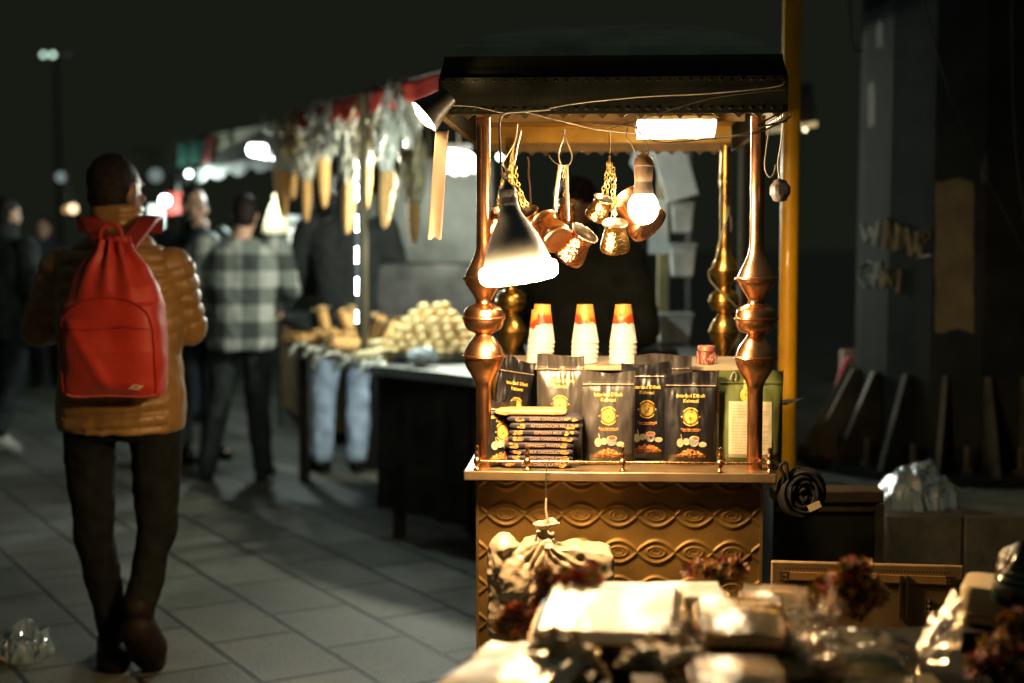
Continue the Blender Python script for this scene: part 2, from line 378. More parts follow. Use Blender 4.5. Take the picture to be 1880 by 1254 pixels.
mb = MB(); board(mb, rxl + .014, ry1 - .022, rxr - .014, ry1 - .022, Zroof + .004, Zroof + .03, .014)
mb.build('back_rail', M_trim, cart, smooth=False)
mb = MB(); mb.box(((rxl + rxr) / 2, (ry0 + ry1) / 2, 1.845), (rxr - rxl - .03, ry1 - ry0 - .03, .008), T=T0); mb.build('ceiling', M_inner, cart, smooth=False)
# inner joists
for yy in (.25, .75): mb = MB(); mb.box(((rxl + rxr) / 2, yy, 1.828), (rxr - rxl - .04, .03, .026), T=T0); mb.build('joist', M_trim, cart, smooth=False)
# fringe with cut-out teeth
mb = MB()
def fringe(mb, A, B, z, step=.0445, th=.003, h=.014):
    A = V(A); B = V(B); L_ = (B - A).length; n = int(L_ / step); u = (B - A) / L_; nrm = V((-u.y, u.x, 0)) * th
    for k in range(n):
        c = A + u * (L_ * (k + .5) / n); w_ = step * .36
        pts = []
        for q in range(9):
            a = PI * q / 8; pts.append(c + u * (w_ * math.cos(a)) + V((0, 0, -h * math.sin(a) * (.7 + .3 * math.cos(4 * a)))))
        o = len(pts); vs = [p + nrm for p in pts] + [p - nrm for p in pts]
        fs = [tuple(range(o)), tuple(range(2 * o - 1, o - 1, -1))] + [(i, i + o, i + 1 + o, i + 1) for i in range(o - 1)]
        mb.add(vs, fs)
zf = Zroof + .012
fringe(mb, CL(rxl, ry0 - .002, zf), CL(rxr, ry0 - .002, zf), zf); fringe(mb, CL(rxl + .006, ry0, zf), CL(rxl + .006, ry1, zf), zf); fringe(mb, CL(rxr - .006, ry0, zf), CL(rxr - .006, ry1, zf), zf)
fringe(mb, CL(rxl, ry1 - .015, Zroof + .006), CL(rxr, ry1 - .015, Zroof + .006), zf)
mb.build('fringe', mat('fringe_metal', (.12, .08, .035), .45, .6), fas, smooth=False)
# relief studs on the fascia
for zz, r in ((Zroof + .022, .0042), (zt - .008, .003)):
    mb = MB()
    for k in range(34): mb.ball(CL(rxl + .012 + (rxr - rxl - .024) * k / 33, ry0 - .006, zz), (r * 1.6, .003, r), 8)
    mb.build('stud_row', M_roofd, fas)
# stepped hip roof
mb = MB(); cx = (rxl + rxr) / 2; cy = (ry0 + ry1) / 2; hw = (rxr - rxl) / 2; hd = (ry1 - ry0) / 2
lv = [(.998, 1.8525), (.994, 1.862), (.990, 1.870), (.982, 1.880), (.972, 1.905), (.93, 1.93), (.8, 1.965), (.5, 2.02), (.25, 2.05)]
vs = []; fs = []
for s, z in lv:
    for a, b in ((-1, -1), (1, -1), (1, 1), (-1, 1)): vs.append(CL(cx + a * hw * s, cy + b * hd * s, z))
for i in range(4, len(lv) - 1):
    for k in range(4): fs.append((i * 4 + k, i * 4 + (k + 1) % 4, (i + 1) * 4 + (k + 1) % 4, (i + 1) * 4 + k))
fs.append((len(vs) - 4, len(vs) - 3, len(vs) - 2, len(vs) - 1))
MB().add(vs[:20], [(i * 4 + k, i * 4 + (k + 1) % 4, (i + 1) * 4 + (k + 1) % 4, (i + 1) * 4 + k) for i in range(4) for k in range(4)] + [(3, 2, 1, 0)]).build('canopy_skirt', M_roofd, cart, smooth=False)
mb.add(vs, fs); mb.build('canopy', mat('lightened_canopy', (.32, .35, .29), .8, 0, .25, 6, .3, 30, spec=.1), cart, smooth=False)  # upper roof colour lightened to blend into the night sky's glow
# rear glass shelf
mb = MB(); mb.box((0, .50, 1.128), (.70, .34, .012), T=T0); mb.build('shelf', mat('tan_shelf', (.4, .31, .2), .4, 0, .15, 8), cart, bevel=.002)
mb = MB()
for x in (-.33, .33):
    for yy in (.36, .64): mb.box((x, yy, 1.0115), (.012, .012, .2205), T=T0)
mb.build('shelf_bracket', M_brass, cart, smooth=False)

# ceiling floodlight
led_c = CP(1241, 235, .62)
ledt = thing('ceiling_lamp', led_c, 'white glowing rectangular lamp fixed under the cart canopy', 'lamp')
TL = Matrix.Translation(led_c + V((0, 0, .002))) @ CROT @ Matrix.Rotation(R(-30), 4, 'X')
mb = MB(); mb.box((0, .012, .012), (.232, .08, .018), T=TL); mb.build('housing', M_black, ledt, bevel=.002)
mb = MB(); mb.box((0, .004, -.004), (.216, .072, .012), T=TL); mb.build('diffuser', glow('panel_glow', (1, .74, .42), 145), ledt, smooth=False)
mb = MB()
for k in (-1, 1): mb.tube([TL @ V((k * .08, .012, .021)), V((*(TL @ V((k * .08, .012, .021))).xy, 1.841))], .004, 8)
mb.build('bracket', M_black, ledt)

# big pendant LED lamp
pc = P(950, 484, 3.22)
pend = thing('pendant_lamp', pc, 'bell-shaped grey lamp with glowing white underside hanging at the front left of the cart', 'lamp')
tilt = Matrix.Translation(pc) @ Matrix.Rotation(R(-8), 4, 'Y') @ Matrix.Rotation(R(-3), 4, 'X')
M_alu = mat('lamp_grey_shell', (.24, .26, .28), .42, .0, .06, 12)
bell = [(.0800, -.002), (.0775, .004), (.0735, .013), (.0690, .026), (.0625, .043), (.0530, .064), (.0415, .086), (.0315, .103), (.0255, .114), (.0225, .124), (.0215, .137)]
mb = MB(); mb.lathe(bell, 48, tilt); mb.build('shell', M_alu, pend, ang=60)
mb = MB(); mb.lathe([(.0215, .137), (.0205, .139), (.0205, .148), (.0195, .150), (.0205, .154), (.0205, .166), (.017, .175), (.010, .181), (.005, .188), (.003, .192)], 24, tilt); mb.build('socket', mat('socket_grey', (.12, .13, .14), .4, .2), pend)
dif = [(.0800, -.001), (.0865, -.004), (.0895, -.012), (.0895, -.024), (.0865, -.034), (.078, -.041), (.05, -.045), (.0005, -.047)]
mb = MB(); mb.lathe(dif, 48, tilt); mb.build('diffuser', glow('pendant_glow', WARM, 460), pend)
top = tilt @ V((0, 0, .19))
mb = MB(); mb.tube(smooth_path([top, P(921, 318, 3.3), P(918, 270, 3.34), P(917, 235, 3.36), P(919, 218, 3.37), P(928, 208, 3.37), P(960, 205, 3.375), P(1010, 201, 3.375)]), .0026, 8)
mb.build('cord', mat('grey_cord', (.13, .13, .12), .5), pend)

# round bulb
bc = CP(1181, 382, -.03)
bulb = thing('light_bulb', bc, 'round glowing bulb in a brown socket hanging by its wires among the copper pots', 'lamp')
TB = Matrix.Translation(bc)
mb = MB(); mb.lathe([(.0005, -.0385), (.012, -.037), (.023, -.031), (.0325, -.019), (.0365, -.004), (.036, .009), (.031, .021), (.026, .028), (.0245, .031)], 32, TB); mb.build('globe', glow('bulb_glow', (1, .74, .42), 380), bulb)
M_sock = mat('brown_socket', (.13, .085, .06), .4)
mb = MB(); mb.lathe([(.0255, .031), (.0255, .034), (.0235, .045), (.021, .058), (.0205, .063)], 32, TB); mb.build('bulb_collar', mat('bulb_white_base', (.16, .13, .11), .35), bulb)
mb = MB(); mb.lathe([(.0205, .063), (.0215, .065), (.0225, .084), (.0225, .099), (.024, .1), (.024, .104), (.0235, .108), (.021, .117), (.013, .125), (.006, .13)], 32, TB); mb.build('socket', M_sock, bulb)
mb = MB()
mb.tube(smooth_path([bc + V((0, 0, .128)), CP(1170, 285, -.03), CP(1158, 262, -.03), CP(1150, 252, -.02), CP(1152, 236, -.01), CP(1156, 214, 0)]), .0018, 6)
mb.tube(smooth_path([bc + V((0, 0, .128)), CP(1190, 282, -.03), CP(1186, 262, -.03), CP(1172, 240, -.01), CP(1164, 214, 0)]), .0018, 6)
mb.build('wire', M_wire, bulb)

# corner spotlight
mc = P(783, 210, 3.36)
sl = thing('corner_spotlight', mc, 'black spotlight clamped on the left corner of the canopy, glaring downwards', 'lamp')
sdir = V((-.62, -.12, -.52))
TS = aim(sdir, mc, 0)
mb = MB(); mb.lathe([(.010, -.075), (.022, -.070), (.027, -.045), (.036, -.016), (.043, .004), (.045, .006), (.043, .008), (.041, .003)], 28, TS, cap=False); mb.build('housing', M_black, sl)
mb = MB(); mb.lathe([(.0405, -.003), (.036, .008), (.022, .016), (.0005, .019)], 28, TS); mb.build('lens', glow('spot_glow', WARM, 380), sl)
mb = MB(); mb.tube([TS @ V((0, 0, -.07)), CP(812, 185, -.075), CP(820, 190, -.068)], .006, 8); mb.build('clamp', M_black, sl)

# loose cables strung along the canopy edge
def cable(name, pts, r, m, label, cat='cable'):
    pts = smooth_path(pts, 5); mb = MB(); mb.tube(pts, r, 6); o = mb.build(name, m, base=pts[0]); return tag(o, label, cat)
M_cab = mat('tan_cable', (.3, .26, .2), .5); M_cabd = mat('dark_cable', (.05, .042, .035), .5)
cable('cable', [CP(808, 193, -.075), CP(870, 196, -.08), CP(925, 207, -.085), CP(985, 203, -.08), CP(1060, 190, -.08), CP(1180, 178, -.078), CP(1300, 172, -.075), CP(1420, 160, -.072), CP(1440, 150, -.07)], .0013, M_cab, 'pale thin cable running across the upper edge of the cart canopy')
cable('cable', [CP(960, 205, -.085), CP(1030, 222, -.09), CP(1100, 238, -.09), CP(1180, 246, -.09), CP(1240, 254, -.09), CP(1310, 252, -.09), CP(1375, 243, -.085), CP(1440, 216, -.075)], .0016, M_cab, 'tan cable sagging in front of the canopy fringe below the others')
cable('cable', [CP(1090, 228, -.088), CP(1160, 232, -.088), CP(1180, 247, -.086), CP(1215, 262, -.086), CP(1290, 256, -.086), CP(1370, 247, -.086), CP(1400, 240, -.084), CP(1446, 218, -.08), CP(1450, 208, -.08), CP(1438, 206, -.08), CP(1400, 224, -.085), CP(1392, 232, -.085), CP(1420, 228, -.084), CP(1445, 222, -.08)], .0023, M_cabd, 'thick dark cable knotted at the right corner of the canopy')
cable('cable', [CP(1120, 236, -.089), CP(1200, 212, -.08), CP(1300, 182, -.078), CP(1400, 168, -.075), CP(1441, 165, -.07)], .0011, M_cabd, 'thin dark cable rising to the right over the canopy edge')
pr = posts[3]
pts = []
for t in np.linspace(0, 1, 40):
    z = 1.76 - t * .80; a = t * 17 + 1.0; rr = .021 + .032 * max(0, min(1, (1.42 - z) / .06)) * (1 if z > 1.1 else max(0, 1 - (1.1 - z) / .06))
    pts.append(V((pr.x + rr * math.cos(a), pr.y + rr * math.sin(a), z)))
cable('cable', pts, .0022, M_cab, 'cable wound loosely around the rear right post of the cart')
cable('cable', [CP(1338, 378, 1.05), CP(1334, 400, 1.04), CP(1326, 430, 1.04), CP(1318, 455, 1.05), CP(1312, 490, 1.06)], [.0045 * (1 - abs(t)) + .0008 for t in np.linspace(-1, 1, 21)], mat('pale_tape', (.5, .48, .35), .5), 'pale curled tape stuck to the rear right post', 'tape')

# plastic strip
mb = MB()
for (a, b, c, d) in [((807, 241), (823, 243), (817, 330), (797, 330)), ((797, 330), (817, 330), (811, 436), (786, 436))]: pass
def strip(u, v):
    xl = 800 + (785 - 800) * v; xr = 823 + (810 - 823) * v; y = 240 + 198 * v
    return P(xl + (xr - xl) * u, y + 3 * math.sin(u * 9) * (v > .98), 3.38 + .006 * math.sin(u * PI) + .004 * math.sin(v * 5))
mb.grid(strip, 8, 40); o = mb.build('plastic_strip', film('strip_film', (.62, .47, .37), .7, 20, .3, .25, .12), base=P(812, 240, 3.38), solid=.0015)
tag(o, 'long translucent peach plastic strip hanging from the left corner of the canopy', 'strip')
# ================================================================== COFFEE POTS
M_chain = mat('brass_chain', (.75, .55, .18), .3, 1, .1, 40)
M_dchain = mat('dark_chain', (.18, .12, .09), .4, .8, .1, 40)
M_bar = mat('flat_handle', (.55, .48, .4), .35, .9, .1, 30)
def torus(mb, M, R_, r, mi=0, n=10, k=6):
    vs = []; fs = []
    for i in range(n):
        a = 2 * PI * i / n
        for j in range(k):
            b = 2 * PI * j / k; q = R_ + r * math.cos(b); vs.append((q * math.cos(a), q * math.sin(a) * 1.35, r * math.sin(b)))
    for i in range(n):
        for j in range(k): fs.append((i * k + j, ((i + 1) % n) * k + j, ((i + 1) % n) * k + (j + 1) % k, i * k + (j + 1) % k))
    mb.add(vs, fs, 0, M)
def chain(mb, pts, R_=.0042, r=.0012):
    pts = smooth_path(pts, 8); d = 0; last = pts[0]; k = 0
    for i in range(1, len(pts)):
        d += (pts[i] - pts[i - 1]).length
        if d > R_ * 1.55:
            t = (pts[i] - last).normalized(); torus(mb, aim(t, (pts[i] + last) / 2) @ Matrix.Rotation(k * 1.3, 4, 'Z') @ Matrix.Rotation(PI / 2, 4, 'X'), R_, r); last = pts[i]; d = 0; k += 1
def pot(px, py, yl, axis, s, m, label, links=None, bars=None, chm=None, lining=True):
    c = CP(px, py, yl); T = aim(axis, c) @ Matrix.Scale(s, 4)
    t = thing('coffee_pot', c, label, 'coffee pot', 'copper coffee pots hanging under the canopy')
    out = [(.0005, -.034), (.02, -.034), (.031, -.0345), (.0355, -.032), (.0368, -.027), (.0362, -.018), (.033, -.004), (.0285, .010), (.0262, .020), (.0262, .025), (.0285, .0315), (.0315, .0365), (.0325, .0372), (.0325, .0385), (.031, .0388)]
    mb = MB(); mb.lathe(out, 36, T, cap=False); mb.build('pot_body', m, t, ang=50)
    inn = [(.031, .0388), (.0275, .031), (.0252, .024), (.0252, .019), (.0275, .009), (.032, -.005), (.0348, -.018), (.034, -.030), (.0005, -.0315)]
    mb = MB(); mb.lathe(inn, 36, T, cap=False); mb.build('tin_lining', M_tin, t)
    mb = MB(); q = [T @ V((.0318 * math.cos(a), .0318 * math.sin(a), .0384)) for a in np.linspace(0, 2 * PI, 37)]; mb.tube(q, .0011 * s, 6, cap=False); mb.build('rim', m, t)
    if links:
        mb = MB()
        for L_ in links: chain(mb, [CP(*p) for p in L_])
        mb.build('chain', chm or M_chain, t)
    if bars:
        for B in bars:
            mb = MB(); mb.tube(smooth_path([CP(*p) for p in B], 4), .0045, 8, flat=.25); mb.build('handle', M_bar, t)
    return t
pot(906, 410, .18, (.5, -.3, .8), .85, M_copper, 'small copper pot half hidden behind the front left post', links=[[(925, 318, .1), (918, 350, .14), (912, 385, .17)]])
pot(978, 412, .08, (-.42, -.42, .8), .95, M_copper, 'copper pot on a brass chain right of the pendant lamp, mouth tipped left', links=[[(938, 305, .05), (940, 330, .06), (952, 360, .07), (966, 388, .08)], [(946, 305, .05), (950, 335, .06), (962, 365, .07), (975, 385, .08)], [(934, 312, .06), (935, 345, .06), (945, 372, .07), (960, 392, .08)]])
pot(1013, 425, .0, (-.42, .70, .60), 1.08, M_coppers, 'copper pot hanging with its round base towards the viewer', bars=[[(1028, 302, .03), (1022, 350, .04), (1016, 398, .05)]])
pot(1056, 452, .03, (.50, -.42, .72), 1.12, M_hcop, 'large hammered copper pot tipped right with its open mouth showing, lowest of the middle bunch', bars=[[(1040, 302, .03), (1041, 350, .03), (1042, 405, .02)]])
pot(1040, 388, .12, (.05, -.35, .93), .72, M_hbrass, 'small golden pot hung behind the middle bunch', links=[[(1034, 308, .08), (1036, 335, .1), (1038, 370, .11)], [(1038, 308, .08), (1040, 340, .1), (1044, 372, .11)]])
pot(1100, 384, .06, (.32, -.42, .84), .78, M_hbrass, 'small golden hammered pot, upper one of the pair on the gold chains', links=[[(1117, 298, .04), (1113, 325, .05), (1106, 356, .05)], [(1119, 300, .04), (1117, 330, .05), (1114, 360, .06)]])
pot(1129, 436, .02, (-.04, -.40, .92), 1.0, M_hbrass, 'golden hammered pot with bright open mouth, lower of the pair on the gold chains', links=[[(1121, 298, .03), (1124, 330, .03), (1125, 365, .03), (1125, 400, .02)], [(1124, 300, .03), (1129, 335, .03), (1128, 368, .03), (1129, 398, .02)]])
pot(1172, 394, .06, (-.60, .40, .68), 1.42, M_coppers, 'polished copper pot with a narrow waist hanging right behind the round bulb', links=[[(1176, 292, .0), (1172, 320, .02), (1168, 350, .04)]], chm=M_dchain)
M_hook = mat('hook_wire', (.45, .36, .25), .35, .9)
def hook(pts, label, r=.0017, m=None, name='wire_hook'):
    P_ = smooth_path([CP(*p) for p in pts], 6); mb = MB(); mb.tube(P_, r, 8); o = mb.build(name, m or M_hook, base=P_[0]); return tag(o, label, 'hook')
hook([(950, 228, .03), (944, 262, .03), (928, 290, .04), (924, 303, .05), (934, 312, .05), (944, 300, .05), (950, 270, .04), (957, 240, .03)], 'bent wire hook carrying the chains of the pots beside the pendant lamp')
hook([(950, 232, .04), (946, 260, .04), (938, 285, .05), (936, 305, .06), (941, 310, .06)], 'thin inner wire hook next to the bent hook by the pendant lamp', .0012)
hook([(1036, 238, .02), (1034, 255, .02), (1026, 282, .03), (1030, 302, .03), (1044, 303, .03), (1050, 285, .03), (1040, 258, .02), (1033, 240, .02)], 'looped wire hook holding the middle bunch of pots')
hook([(1008, 286, .1), (1018, 298, .05), (1030, 304, .03)], 'short bent wire end sticking out beside the middle loop hook', .0015)
hook([(1119, 238, .04), (1119, 262, .04), (1119, 299, .035)], 'straight gold rod holding the two golden pots', .0022, M_brass, 'hanging_rod')
hook([(968, 288, .5), (971, 300, .5), (970, 318, .5), (973, 345, .5), (975, 385, .5)], 'thin brown cord hanging from the back board of the canopy', .002, mat('brown_cord', (.2, .1, .05), .6), 'cord')
hook([(1415, 228, -.05), (1410, 250, -.05), (1404, 300, -.05), (1407, 318, -.05), (1414, 325, -.05), (1421, 318, -.05), (1424, 302, -.05)], 'open wire hook hanging empty at the right corner of the canopy', .0018, M_wire)
# wax-like lump on a wire
lc = CP(1432, 350, -.05); lt = thing('hanging_lump', lc, 'faceted dark grey lump on a white wire hanging at the right corner of the canopy', 'ornament')
mb = MB()
def lump(u, v):
    a = 2 * PI * u; b = PI * v; r = .026 * (1 + .10 * nz((math.cos(a) * math.sin(b), math.sin(a) * math.sin(b), math.cos(b)), 2.2)); p = V((math.sin(b) * math.cos(a) * .92, math.sin(b) * math.sin(a) * .8, math.cos(b) * 1.05))
    q = V([round(x * 3) / 3 * .35 + x * .65 for x in p]); return lc + q * r
mb.grid(lump, 14, 10, closed_u=True); mb.build('lump', mat('grey_wax', (.12, .11, .12), .3, 0, .35, 50, .6, 90, coat=.3, bdist=.004), lt, smooth=True, ang=18)
mb = MB(); mb.tube(smooth_path([CP(1438, 222, -.06), CP(1434, 262, -.05), CP(1428, 300, -.05), CP(1431, 328, -.05)]), .0021, 8); mb.build('wire', mat('white_wire', (.5, .48, .44), .5), lt)

# ================================================================== GOODS ON THE COUNTER
M_nav = mat('charcoal_foil', (.010, .0105, .014), .34, .25, .2, 14, .25, 45, spec=.7, bdist=.003)
M_gry = mat('grey_foil', (.060, .054, .052), .34, .35, .12, 14, .25, 40, spec=.6, bdist=.003)
M_green = mat('green_foil', (.085, .105, .032), .42, .1, .15, 12, .25, 40, bdist=.003)
M_or = mat('orange_print', (.75, .28, .05), .5); M_beans = mat('bean_print', (.36, .12, .04), .5, 0, .5, 200); M_cream = mat('cream_print', (.42, .33, .19), .5, 0, .1, 50)
M_red = mat('red_print', (.5, .06, .02), .5)
def pouch(M, W, H, label, body, T=.055, prn='full', seed=0, lean=0, crinkle=1., name='coffee_pouch', cat='coffee bag', grp='stand-up coffee bags on the counter'):
    t = thing(name, M.translation, label, cat, grp)
    def fy(u, v, side):   # side -1 front, +1 back ; u in -1..1
        th = T * .5 * (max(0, 1 - v / .84) ** .55 if v < .84 else 0)
        th *= max(0, 1 - abs(u) ** 3) ** .6
        bot = .35 + .65 * min(1, v / .12)
        y = side * (th * bot + .0012)
        wr = .0035 * crinkle * nz((u * 1.3 + seed * 3, v * 2.2, seed), 2.0) + .0018 * crinkle * nz((u * 3, v * 2, seed + 5), 3)
        if v > .84: wr += .0028 * crinkle * math.sin(u * 9 + seed * 2 + v * 6) * (v - .84) / .16 * (1 + nz((u * 2, seed, 0), 3))
        y += wr * min(1, v * 5)
        if abs(v - .865) < .012: y -= .0016 * (1 if side < 0 else -1)
        return y + lean * v * H
    def half(v): return W / 2 * (1 - .012 * math.sin(v * PI) - .02 * (1 - v) ** 3 + .006 * math.sin(v * 9 + seed))
    mb = MB()
    nu, nv = 36, 60
    mb.grid(lambda u, v: M @ V((half(v) * (2 * u - 1), fy(2 * u - 1, v, -1), H * v + .004 * math.sin(u * 5 + seed) * (v > .98) * crinkle)), nu, nv, 0)
    mb.grid(lambda u, v: M @ V((half(v) * (1 - 2 * u), fy(1 - 2 * u, v, 1), H * v + .004 * math.sin((1 - u) * 5 + seed) * (v > .98) * crinkle)), nu, nv, 0)
    # side seals
    for s in (-1, 1): mb.grid(lambda u, v: M @ V((s * half(v) * (.985 + .03 * u), lean * v * H + fy(s * .99, v, -1) * .5, H * v)), 1, 30, 0)
    mb.build('pouch_body', body, t, ang=70)
    mb = MB(); mb.tube([M @ V((half(.865) * q, fy(q, .865, -1) - .001, H * .865)) for q in np.linspace(-.96, .96, 30)], .0014, 6)
    mb.build('zip_seal', mat('seal_line', (.5, .36, .27), .3, .5) if body is not M_green else body, t)
    def put(mb, vs, fs, cu, cv, mi, lift=.0012):
        out = []
        for x, y, z in vs:
            X = cu * W / 2 + x; Z = cv * H + y; u = X / (W / 2); v = Z / H; out.append(M @ V((X, fy(max(-1, min(1, u)), max(0, min(1, v)), -1) - lift, Z)))
        mb.add(out, fs, mi)
    def ell(cx, cy, rx, ry, a=0, n=18):
        return [(cx + rx * math.cos(q) * math.cos(a) - ry * math.sin(q) * math.sin(a), cy + rx * math.cos(q) * math.sin(a) + ry * math.sin(q) * math.cos(a), 0) for q in [2 * PI * k / n for k in range(n)]], [tuple(range(n))]
    def ring(r0, r1, n=32, a0=0, a1=2 * PI):
        vs = []; fs = []
        for k in range(n + 1):
            a = a0 + (a1 - a0) * k / n; vs += [(r0 * math.cos(a), r0 * math.sin(a), 0), (r1 * math.cos(a), r1 * math.sin(a), 0)]
        for k in range(n): fs.append((2 * k, 2 * k + 1, 2 * k + 3, 2 * k + 2))
        return vs, fs
    if prn:
        mb = MB(); rnd = random.Random(seed)
        put(mb, *text('Istanbul Dibek', .0125), 0, .755, 0, .0016); put(mb, *text('Kahvesi', .0125), 0, .70, 0, .0016)
        dv, df = ell(0, 0, .0165, .0165, 0, 32); dv = [(x * .97, y, 0) for x, y, z in dv]
        # fan triangulated medallion so it follows the bag
        mb0 = []
        put(mb, [(0, 0, 0)] + dv, [(0, 1 + k, 1 + (k + 1) % 32) for k in range(32)], 0, .53, 0, .0014)
        put(mb, *ring(.0185, .0192), 0, .53, 1, .0014)
        for a0 in (.6, PI + .6): put(mb, *ring(.0208, .0232, 20, a0, a0 + PI - 1.2), 0, .53, 0, .0014)
        for sg in (-1, 1): put(mb, *ell(sg * .0225, 0, .0018, .0018), 0, .53, 0, .0016)
        for k, ch in enumerate('ERENGI'):
            a = PI / 2 + (2.5 - k) * .36; tv, tf = text(ch, .0062); c_, s_ = math.cos(a - PI / 2), math.sin(a - PI / 2)
            put(mb, [(x * c_ - y * s_ + .0118 * math.cos(a), x * s_ + y * c_ + .0118 * math.sin(a), 0) for x, y, z in tv], tf, 0, .53, 2, .0022)
        put(mb, *ell(0, -.003, .0052, .0024), 0, .53, 2, .0021); put(mb, *ell(0, -.0075, .0066, .0010), 0, .53, 2, .0021)
        put(mb, *text('Taze kavrulmuş', .0078), 0, .395, 1, .0016); put(mb, [(-.02, -.0004, 0), (.02, -.0004, 0), (.02, .0004, 0), (-.02, .0004, 0)], [(0, 1, 2, 3)], 0, .375, 1, .0016)
        # beans heap, cups
        for k in range(170):
            x = rnd.uniform(-1, 1); hh = (1 - abs(x) ** 1.6); z = rnd.random() * hh
            v_, f_ = ell(x * .036, .006 + z * .022 + .004 * abs(x), .0027, .0018, rnd.uniform(0, 3), 8); put(mb, v_, f_, 0, .06, 3 if k % 3 else 4, .0014 + k * .000004)
        for (cx_, cy_, rx_, ry_, mi) in ((-.026, .044, .0085, .011, 5), (-.011, .047, .009, .0085, 5), (.030, .040, .010, .0065, 5), (.008, .046, .0125, .011, 6), (.009, .055, .0125, .0065, 5), (.009, .055, .0095, .0045, 7)):
            put(mb, *ell(cx_, cy_, rx_, ry_, 0, 16), 0, .06, mi, .0022 + (.0004 if mi == 7 else 0) + cy_ * .004)
        put(mb, [(-.022, .050, 0), (-.020, .050, 0), (-.024, .066, 0), (-.0255, .066, 0)], [(0, 1, 2, 3)], 0, .06, 5, .003)
        mb.build('printed_label', [M_gold, M_or, M_beans, M_beans, M_or, M_cream, mat('grey_print', (.2, .19, .17), .5), M_red], t, smooth=False)
    return t, put, ell
def PM(px, py, yl, yaw=0, roll=0, pitch=0):
    p = CP(px, py, yl); p.z = ZC + .001
    return Matrix.Translation(p) @ CROT @ Matrix.Rotation(yaw, 4, 'Z') @ Matrix.Rotation(roll, 4, 'Y') @ Matrix.Rotation(pitch, 4, 'X')
pouch(PM(1029, 855, .23, R(-3)), .122, .268, 'greyish coffee bag with a gold medallion standing behind the chocolate bars', M_gry, seed=1)
pouch(PM(1116, 850, .13, R(2)), .134, .235, 'grey-brown coffee bag with gold medallion at the front, left of the darker bags', M_gry, seed=2)
pouch(PM(1186, 855, .21, R(3)), .13, .250, 'dark coffee bag partly hidden between the two front bags', M_nav, seed=3)
pouch(PM(1267, 857, .135, R(-2)), .131, .232, 'black coffee bag with an orange-gold medallion between the hidden bag and the green bag', M_nav, seed=4)
pouch(PM(1216, 855, .28, R(8)), .15, .266, 'rearmost coffee bag whose crumpled top edge shows above the dark bags', M_gry, seed=6, prn=None)
pouch(PM(926, 850, .20, R(42), R(10)), .115, .262, 'dark foil coffee bag turned sideways and leaning beside the rear left post', M_nav, seed=7, crinkle=1.6)
pouch(PM(912, 850, .08, R(40), R(4)), .10, .165, 'short coffee bag squeezed behind the front left post beside the chocolate bars', M_nav, seed=8)
tg, put, ell = pouch(PM(1377, 857, .155, R(-4)), .158, .238, 'olive green coffee bag with a large pale label behind the front right post', M_green, seed=5, prn=None, crinkle=.6)
M_lab = mat('pale_label', (.40, .36, .25), .6, 0, .08, 30); M_labt = mat('label_ink', (.28, .24, .15), .6)
mb = MB()
def qgrid(x0, x1, z0, z1, n=14):
    vs = []; fs = []
    for j in range(n + 1):
        for i in range(n + 1): vs.append((x0 + (x1 - x0) * i / n, z0 + (z1 - z0) * j / n, 0))
    for j in range(n):
        for i in range(n): a = j * (n + 1) + i; fs.append((a, a + 1, a + n + 2, a + n + 1))
    return vs, fs
put(mb, *qgrid(-.055, .052, .018, .160), 0, 0, 0, .0012)
rnd = random.Random(3)
for k in range(17):
    z = .148 - k * .0072; x = -.048
    while x < .044:
        L_ = rnd.uniform(.004, .012); put(mb, [(x, z, 0), (min(.046, x + L_), z, 0), (min(.046, x + L_), z + .0022, 0), (x, z + .0022, 0)], [(0, 1, 2, 3)], 0, 0, 1, .0020); x += L_ + .002
        if rnd.random() < .06: break
mb.build('label', [M_lab, M_labt], tg, smooth=False)
mb = MB(); put(mb, *qgrid(-.018, -.002, .165, .232), 0, 0, 0, .0014)
v_, f_ = ell(-.010, .176, .017, .017, 0, 24); put(mb, v_, f_, 0, 0, 0, .0018)
v_, f_ = ell(-.010, .176, .0135, .0135, 0, 24); put(mb, v_, f_, 0, 0, 1, .0024); v_, f_ = ell(-.010, .176, .0125, .0125, 0, 24); put(mb, v_, f_, 0, 0, 0, .003)
put(mb, *[([(x - .010, y + .1765, 0) for x, y, z in text('EG', .011)[0]]), text('EG', .011)[1]], 0, 0, 1, .0036)
mb.build('medallion', [M_gold, mat('dark_gold_ink', (.3, .15, .02), .5)], tg, smooth=False)
# green bag hang hook wire
mb = MB(); c = CP(1349, 690, .15); mb.tube(smooth_path([c + V((-.012, 0, -.01)), c + V((-.006, 0, .006)), c + V((0, 0, .009)), c + V((.004, 0, 0)), c + V((.001, 0, -.012))]), .0018, 6)
tag(mb.build('wire_clip', M_wire, base=c), 'small bent wire clipped over the top edge of the green bag', 'clip')
# spiral coil of a notebook standing between the bags
nb = thing('notebook', PM(1326, 850, .20).translation, 'dark spiral-bound notebook standing edge-on left of the green bag', 'notebook')
Mn = PM(1328, 852, .2, R(70)); mb = MB(); mb.box((0, 0, .105), (.14, .008, .21), T=Mn @ Matrix.Translation((.075, 0, 0))); mb.build('cover', M_black, nb, smooth=False)
mb = MB(); q = CP(1320, 850, .165); mb.tube([V((q.x + .005 * math.cos(a), q.y + .005 * math.sin(a), ZC + .004 + a / (2 * PI) * .0056)) for a in np.linspace(0, 2 * PI * 36, 36 * 10)], .0009, 5); mb.build('spiral_binding', M_brass, nb)
